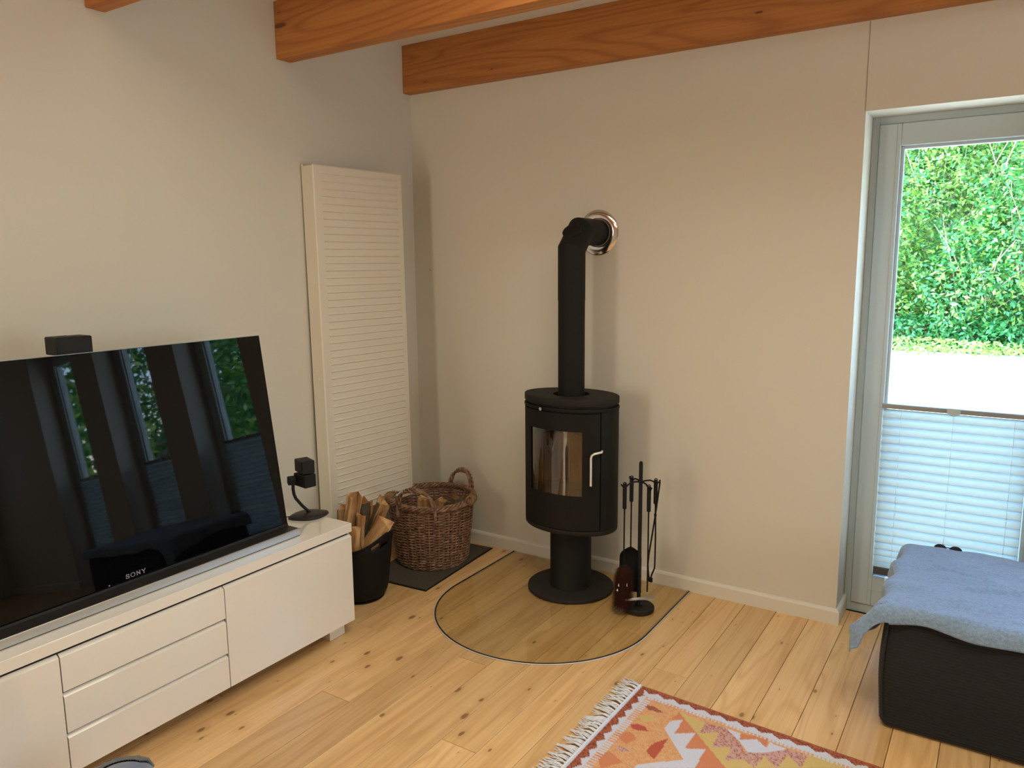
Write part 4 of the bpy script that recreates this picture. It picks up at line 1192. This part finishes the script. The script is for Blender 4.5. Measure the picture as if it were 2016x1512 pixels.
    for dx in (-0.026, 0.026):
        lens = MB().lathe([(0.001, -0.002), (0.020, -0.001), (0.022, 0.001), (0.018, 0.004), (0.001, 0.005)], 24, sx=1.0, sy=0.75)
        lens.xf(Matrix.Translation((2.695+dx, -0.058, OZ+0.011)) @ Matrix.Rotation(math.radians(80), 4, 'X'))
        obj('lens', lens, M['black'], g, smooth=True)
    obj('bridge', MB().tube([(2.683, -0.060, OZ+0.017), (2.695, -0.062, OZ+0.020), (2.707, -0.060, OZ+0.017)], 0.002, 6), M['black'], g, smooth=True)
    for dx in (-0.046, 0.046):
        obj('temple', MB().tube([(2.695+dx, -0.058, OZ+0.016), (2.695+dx*0.97, -0.03, OZ+0.008), (2.695+dx*0.9, -0.002, OZ-0.004)], 0.0018, 6), M['black'], g, smooth=True)
build_ottoman()

# ------------------------------------------------------------------ rug
def srgb(r, g, b):
    f = lambda c: ((c/255+0.055)/1.055)**2.4 if c > 10 else c/255/12.92
    return (f(r), f(g), f(b))
def build_rug():
    U = Vector((math.cos(math.radians(2.9)), -math.sin(math.radians(2.9)), 0)); V = Vector((-0.024, -1.0, 0))
    O = Vector((1.779, -0.908, 0))
    Wd, Ht = 1.9, 1.14
    OR = srgb(222, 158, 112); OR2 = srgb(214, 138, 100); YE = srgb(214, 190, 124); WH = srgb(214, 220, 234); TE = srgb(176, 98, 74); TD = srgb(120, 62, 48)
    RE = srgb(196, 84, 74); PI_ = srgb(206, 168, 158); PU = srgb(160, 98, 84); FI = srgb(226, 178, 128)
    polys = [
        (YE, [(0.193, 0.078), (0.289, 0.089), (0.294, 0.153), (0.347, 0.113), (0.354, 0.205), (0.406, 0.166), (0.412, 0.242), (0.461, 0.205), (0.502, 0.228), (0.56, 0.30), (0.62, 0.30), (0.60, 0.40), (0.50, 0.40), (0.428, 0.279)]),
        (PI_, [(0.289, 0.089), (0.361, 0.076), (0.415, 0.11), (0.445, 0.166), (0.503, 0.136), (0.56, 0.074), (0.62, 0.068), (0.619, 0.143), (0.568, 0.104), (0.558, 0.19), (0.507, 0.151), (0.502, 0.228), (0.461, 0.205), (0.412, 0.242), (0.406, 0.166), (0.354, 0.205), (0.347, 0.113), (0.294, 0.153)]),
        (WH, [(0.358, 0.078), (0.41, 0.076), (0.414, 0.115), (0.462, 0.078), (0.5, 0.107), (0.502, 0.071), (0.56, 0.074), (0.503, 0.136), (0.459, 0.163), (0.415, 0.119)]),
        (OR2, [(0.41, 0.076), (0.494, 0.056), (0.5, 0.107), (0.462, 0.078), (0.414, 0.115)]),
        (WH, [(0.19, 0.142), (0.221, 0.114), (0.225, 0.203), (0.282, 0.161), (0.286, 0.259), (0.343, 0.223), (0.346, 0.335), (0.19, 0.443), (0.192, 0.419), (0.302, 0.314), (0.185, 0.195)]),
        (OR2, [(0.192, 0.082), (0.428, 0.279), (0.43, 0.37), (0.25, 0.52), (0.20, 0.47), (0.346, 0.335), (0.343, 0.223), (0.286, 0.259), (0.282, 0.161), (0.226, 0.205), (0.221, 0.114), (0.187, 0.137)]),
        (RE, [(0.185, 0.318), (0.193, 0.284), (0.219, 0.242), (0.225, 0.307), (0.223, 0.366), (0.188, 0.344)]),
        (RE, [(0.083, 0.24), (0.1, 0.226), (0.13, 0.226), (0.149, 0.241), (0.121, 0.257), (0.095, 0.259)]),
        (PU, [(0.073, 0.11), (0.102, 0.097), (0.147, 0.113), (0.134, 0.122), (0.096, 0.128)]),
        (YE, [(0.078, 0.186), (0.12, 0.151), (0.153, 0.173), (0.114, 0.199)]),
        (PI_, [(0.091, 0.371), (0.127, 0.364), (0.144, 0.374), (0.115, 0.394)]),
        (OR2, [(0.057, 0.318), (0.098, 0.278), (0.135, 0.3), (0.118, 0.347)]),
        (OR2, [(0.066, 0.45), (0.091, 0.41), (0.149, 0.435), (0.107, 0.501)]),
        (YE, [(0.502, 0.228), (0.507, 0.151), (0.558, 0.19)]),
        (YE, [(0.558, 0.19), (0.568, 0.104), (0.62, 0.146)]),
        (YE, [(0.62, 0.068), (0.698, 0.047), (0.729, 0.071), (0.75, 0.148), (0.618, 0.148)]),
    ]
    st = 0.0042
    nu, nv = int(Wd/st)+1, int(Ht/st)+1
    us = np.linspace(0, Wd, nu); vs_ = np.linspace(0, Ht, nv)
    UU, VV = np.meshgrid(us, vs_)
    um = np.where(UU > Wd/2, Wd-UU, UU); vm = np.where(VV > Ht/2, Ht-VV, VV)
    rs = np.random.RandomState(4)
    nz = rs.rand(nv, nu); nz2 = rs.rand(nv, nu)
    col = np.zeros((nv, nu, 3)); col[:] = FI
    col[nz < 0.38] = OR
    def inside(poly, x, y):
        r = np.zeros(x.shape, bool); n = len(poly); j = n-1
        for i in range(n):
            xi, yi = poly[i]; xj, yj = poly[j]
            c = ((yi > y) != (yj > y)) & (x < (xj-xi)*(y-yi)/(yj-yi+1e-12)+xi); r ^= c; j = i
        return r
    for c, p in polys:
        m_ = inside(p, um, vm); col[m_] = c
        if c in (PI_, RE, PU): col[m_ & (nz2 < 0.30)] = TE if c != PI_ else srgb(176, 108, 94)
    # borders
    comb = ((np.floor(vm/0.0065) % 2) == 0)
    mL = um < 0.072+0.010; col[mL & comb] = WH
    combT = ((np.floor(um/0.0065) % 2) == 0)
    mT = vm < 0.066; col[mT & combT & (um > 0.05)] = WH
    tri = np.abs(((vm/0.052) % 1)-0.5)*2
    col[um < 0.058] = WH
    z = um < 0.030+0.020*np.round(tri*4)/4; col[z] = TE; col[z & (nz2 < 0.4)] = TD
    triT = np.abs(((um/0.058) % 1)-0.5)*2
    mw_ = (vm < 0.052) & (um > 0.040+0*um); col[mw_] = WH
    zt = (vm < 0.020+0.016*np.round(triT*4)/4); col[zt & (um > 0.016)] = TE; col[zt & (nz2 < 0.4) & (um > 0.016)] = TD
    col[vm < 0.006] = TE
    col[um < 0.014] = WH
    me = bpy.data.meshes.new('rug_weave')
    P = np.zeros((nv*nu, 3))
    P[:, 0] = (UU*U.x+VV*V.x).ravel(); P[:, 1] = (UU*U.y+VV*V.y).ravel(); P[:, 2] = 0.0065
    P[:, 2] += (rs.rand(nv*nu)-0.5)*0.0010
    idx = np.arange(nv*nu).reshape(nv, nu)
    F = np.stack([idx[:-1, :-1], idx[1:, :-1], idx[1:, 1:], idx[:-1, 1:]], -1).reshape(-1, 4)
    me.vertices.add(len(P)); me.vertices.foreach_set('co', P.ravel())
    me.loops.add(F.size); me.loops.foreach_set('vertex_index', F.ravel().astype(np.int32))
    me.polygons.add(len(F)); me.polygons.foreach_set('loop_start', np.arange(0, F.size, 4, dtype=np.int32))
    me.update(calc_edges=True)
    a = me.color_attributes.new('pattern', 'FLOAT_COLOR', 'POINT')
    cc = np.ones((nv*nu, 4)); cc[:, :3] = col.reshape(-1, 3); a.data.foreach_set('color', cc.ravel())
    me.materials.append(M['rug'])
    e = thing('kilim_rug', 'orange, yellow and white patterned kilim rug with a white fringe', 'rug', O)
    o = bpy.data.objects.new('rug_weave', me); COL.objects.link(o); o.parent = e
    md = o.modifiers.new('thickness', 'SOLIDIFY'); md.thickness = 0.0055; md.offset = -1
    # fringe
    variants = []
    for v in range(6):
        rr = random.Random(40+v); mb = MB()
        for s in range(5):
            a0 = rr.uniform(-0.35, 0.35); y0 = rr.uniform(-0.004, 0.004); L_ = rr.uniform(0.052, 0.078); pts = []
            for q in range(6):
                t = q/5
                pts.append((-L_*t, y0*(1-t)+(a0*L_*t)+0.004*math.sin(t*5+s), 0.004+0.006*math.sin(PI*min(1, t*1.3+0.1))*rr.uniform(0.5, 1.2)+0.001))
            mb.tube(pts, [0.0024, 0.0024, 0.0023, 0.0021, 0.0018, 0.0012], 5)
        variants.append(mb)
    base = None; protos = []
    for k in range(58):
        v = 0.008+(Ht-0.016)*k/57
        pos_ = V*v
        if k < 6:
            t_ = obj('fringe_tassel', variants[k], M['fringe'], smooth=True, fix=False); protos.append(t_)
        else:
            t_ = protos[rnd.randrange(6)].copy(); COL.objects.link(t_)
        t_.parent = e; t_.location = (pos_.x+0.002, pos_.y, 0.0); t_.rotation_euler = (0, 0, math.radians(-2+rnd.uniform(-14, 14)))
    tw = MB().tube([tuple(Vector((0.006, 0, 0.0068))+V*v) for v in np.linspace(0.002, Ht-0.002, 60)], 0.0055, 6)
    obj('selvedge_cord', tw, M['fringe'], None, smooth=True).parent = e
build_rug()

# ------------------------------------------------------------------ denim cushion at the lower left edge
def build_denim():
    c = (0.985, -2.415); H_ = 0.262
    e = thing('denim_pouf', 'blue denim pouf with a grey ruched edge at the bottom left corner', 'pouf', (c[0], c[1], 0))
    prof = [(0.06, 0.0), (0.095, 0.01), (0.11, 0.08), (0.112, 0.15), (0.105, 0.20), (0.085, 0.235), (0.055, 0.254), (0.025, 0.261), (0.003, H_)]
    obj('denim_cover', MB().lathe(prof, 48, c=c), M['denim'], e, smooth=True, sharp=180)
    rr = random.Random(9)
    for k in range(15):
        a = PI*0.55+k*0.105; r0 = 0.080
        p = [(c[0]+(r0+dr)*math.cos(a), c[1]+(r0+dr)*math.sin(a), z) for dr, z in ((0.024, 0.212), (0.010, 0.240+0.004*rr.random()), (-0.012, 0.256))]
        obj('ruche', MB().tube(p, 0.0050, 7), M['greyband'], e, smooth=True, fix=False)
build_denim()

# nail in the wall
def build_nail():
    e = tag(obj('wall_nail', MB().tube([(0.115, 0.001, 1.519), (0.115, -0.012, 1.521)], 0.0014, 6).tube([(0.115, -0.012, 1.521), (0.115, -0.0135, 1.521)], 0.003, 8), M['rail']), 'tiny nail in the stove wall near the corner', 'nail')
build_nail()

# ------------------------------------------------------------------ garden
def build_garden():
    # lawn / terrace strip
    nx, ny = 60, 40
    def G1(i, j):
        x = -14+46*i/(nx-1); y = 0.37+(13.2-0.37)*j/(ny-1)
        return (x, y, -0.16+0.03*mnoise.noise(Vector((x*0.6, y*0.6, 0))))
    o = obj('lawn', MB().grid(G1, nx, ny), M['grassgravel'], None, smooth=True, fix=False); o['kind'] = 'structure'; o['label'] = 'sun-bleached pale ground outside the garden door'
    def G2(i, j):
        x = -16+50*i/(nx-1); y = 13.0+14*j/(ny-1)
        z = -0.17+ max(0, (y-13.6))*0.55+0.15*mnoise.noise(Vector((x*0.5, y*0.5, 3)))*min(1, (y-13)/1.0)
        return (x, y, z)
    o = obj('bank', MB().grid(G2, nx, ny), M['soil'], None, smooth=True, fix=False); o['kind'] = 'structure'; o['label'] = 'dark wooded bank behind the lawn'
    rs = np.random.RandomState(11)
    def leaves(name, cen, rad, n, size, mat, parent, low=-0.9, flat=0.0):
        """shell of small folded leaves on a lumpy ellipsoid"""
        d = rs.normal(size=(n, 3)); d /= np.linalg.norm(d, axis=1)[:, None]
        d[:, 1] = -np.abs(d[:, 1])*np.where(rs.rand(n) < 0.85, 1, -1)
        d[:, 2] = np.where(d[:, 2] < low, -d[:, 2], d[:, 2])
        k = 0.62+0.42*rs.rand(n)**0.6
        lump = 0.16*np.sin(d[:, 0]*7+cen[0]*3)*np.sin(d[:, 2]*6+cen[1])+0.10*np.sin(d[:, 0]*17+d[:, 2]*13)
        P = np.array(cen)+d*np.array(rad)*(k+lump)[:, None]
        P[:, 2] = np.maximum(P[:, 2], -0.1+0.1*rs.rand(n))
        a = rs.normal(size=(n, 3)); a /= np.linalg.norm(a, axis=1)[:, None]
        nrm = d*0.5+np.array([0, -0.35, 0.55])+rs.normal(size=(n, 3))*0.55; nrm /= np.linalg.norm(nrm, axis=1)[:, None]
        t = np.cross(a, nrm); t /= np.linalg.norm(t, axis=1)[:, None]; b = np.cross(nrm, t)
        s = size*(0.6+0.8*rs.rand(n))[:, None]
        V_ = np.stack([P-t*s, P-b*s*0.42+nrm*s*0.12, P+t*s, P+b*s*0.42+nrm*s*0.12], 1).reshape(-1, 3)
        me = bpy.data.meshes.new(name); me.vertices.add(len(V_)); me.vertices.foreach_set('co', (V_-np.array(parent.location)).ravel())
        F = np.arange(len(V_), dtype=np.int32)
        me.loops.add(len(F)); me.loops.foreach_set('vertex_index', F)
        me.polygons.add(n); me.polygons.foreach_set('loop_start', np.arange(0, len(F), 4, dtype=np.int32))
        me.update(calc_edges=True); me.materials.append(mat)
        o = bpy.data.objects.new(name, me); COL.objects.link(o); o.parent = parent; o['kind'] = 'stuff'
        return o
    def branches(e, base, top, n, seed, r=0.03, mat=None):
        rr = random.Random(seed); mb = MB()
        for k in range(n):
            p = Vector(base)+Vector((rr.uniform(-0.3, 0.3), rr.uniform(-0.2, 0.2), 0)); q = Vector(top)+Vector((rr.uniform(-1.3, 1.3), rr.uniform(-0.5, 0.3), rr.uniform(-1.2, 0.3)))
            pts = []; m = 8
            for i in range(m):
                t = i/(m-1); pts.append(p.lerp(q, t)+Vector((0.16*math.sin(3*t+k), 0.08*math.sin(5*t+k*2), 0.12*math.sin(PI*t))))
            rad = r*rr.uniform(0.4, 1.0); mb.tube(pts, [rad*(1-0.75*i/(m-1)) for i in range(m)], 6)
        obj('branches', mb, mat or M['branch'], e, smooth=True, fix=False)
    k = 0
    spots = []
    flank = [(14.5, 11.0, 2.4, 2.6, 3.4, 'm'), (13.8, 7.2, 2.2, 2.4, 3.2, 'd'), (13.2, 3.6, 2.2, 2.3, 3.0, 'l'), (16.5, 5.5, 3.6, 2.6, 3.6, 'm')]
    # main thicket seen through the door, then on to both sides
    spots += [(-1.8, 14.2, 1.1, 1.5, 1.9, 'm'), (0.2, 14.0, 1.2, 1.3, 2.2, 'l'), (1.35, 15.0, 2.6, 1.5, 2.5, 'l'), (2.1, 13.9, 1.0, 0.95, 1.35, 'd'), (3.2, 13.9, 1.5, 1.15, 2.0, 'd'), (3.2, 15.4, 3.6, 1.8, 2.4, 'l'),
              (0.3, 16.3, 3.9, 2.0, 2.2, 'm'), (1.9, 17.2, 5.2, 2.2, 2.0, 'l'), (4.9, 14.3, 1.6, 1.4, 2.3, 'm'), (5.4, 16.5, 4.0, 2.2, 2.4, 'l'), (-2.2, 16.5, 4.0, 2.3, 2.4, 'd'), (7.3, 14.3, 1.8, 1.6, 2.5, 'd'),
              (8.6, 16.5, 4.2, 2.4, 2.6, 'l'), (10.2, 14.3, 1.9, 1.8, 2.6, 'm'), (12.5, 16.0, 3.2, 2.6, 3.4, 'd'), (15.5, 15.5, 2.6, 2.4, 3.2, 'l'), (-5.5, 15.0, 2.4, 2.6, 3.2, 'm'), (18.8, 15.0, 2.8, 2.6, 3.4, 'm'), (22.5, 15.0, 2.8, 2.8, 3.4, 'd')] + flank
    shrub_labels = ['mid green shrub hidden left of the door view, at the lawn edge', 'pale yellow-green shrub low at the left edge of the door glass',
                    'large light green shrub with pale twigs, upper middle of the door glass', 'low deep green bush just right of the middle of the door glass',
                    'deep green bush at the right edge of the door glass, above the lawn', 'light green tall shrub at the upper right of the door glass',
                    'mid green shrub at the upper left corner of the door glass', 'highest light green foliage along the top of the door glass']
    for (x, y, z, rx, rz, kd) in spots:
        near = -2.5 < x < 4.2
        lab = shrub_labels[k] if k < len(shrub_labels) else 'leafy garden shrub beside the lawn, outside the view of the photograph'
        e = thing('leafy_shrub', lab, 'shrub', (x, y, 0), 'shrubs behind the lawn')
        n = int((8200 if near else 2200)*rx*rz/2.6)
        sz = 0.052 if near else 0.10
        m1 = M['leaf_light'] if kd == 'l' else M['leaf_dark']; m2 = M['leaf_dark'] if kd == 'l' else M['leaf_light']
        ry = 1.0 if (x, y, z, rx, rz, kd) not in flank else 2.0
        leaves('foliage', (x, y, z), (rx, ry, rz), int(n*0.72), sz, m1, e)
        leaves('foliage', (x, y-0.05, z), (rx, 1.0, rz), int(n*0.28), sz, m2, e)
        branches(e, (x, y, -0.1), (x+rnd.uniform(-0.5, 0.5), y-0.7, z+rz*0.7), 12 if near else 3, k, 0.030)
        k += 1
    # ground cover fringe of low leaves
    e = thing('ivy_fringe', 'low leafy ground cover along the far edge of the pale lawn', 'ground cover', (1.5, 13.0, -0.1)); e['kind'] = 'stuff'
    leaves('foliage', (1.2, 12.9, -0.05), (3.6, 0.9, 0.16), 2600, 0.045, M['leaf_light'], e)
    leaves('foliage', (1.2, 13.4, 0.10), (3.8, 0.6, 0.40), 5200, 0.050, M['leaf_dark'], e)
build_garden()
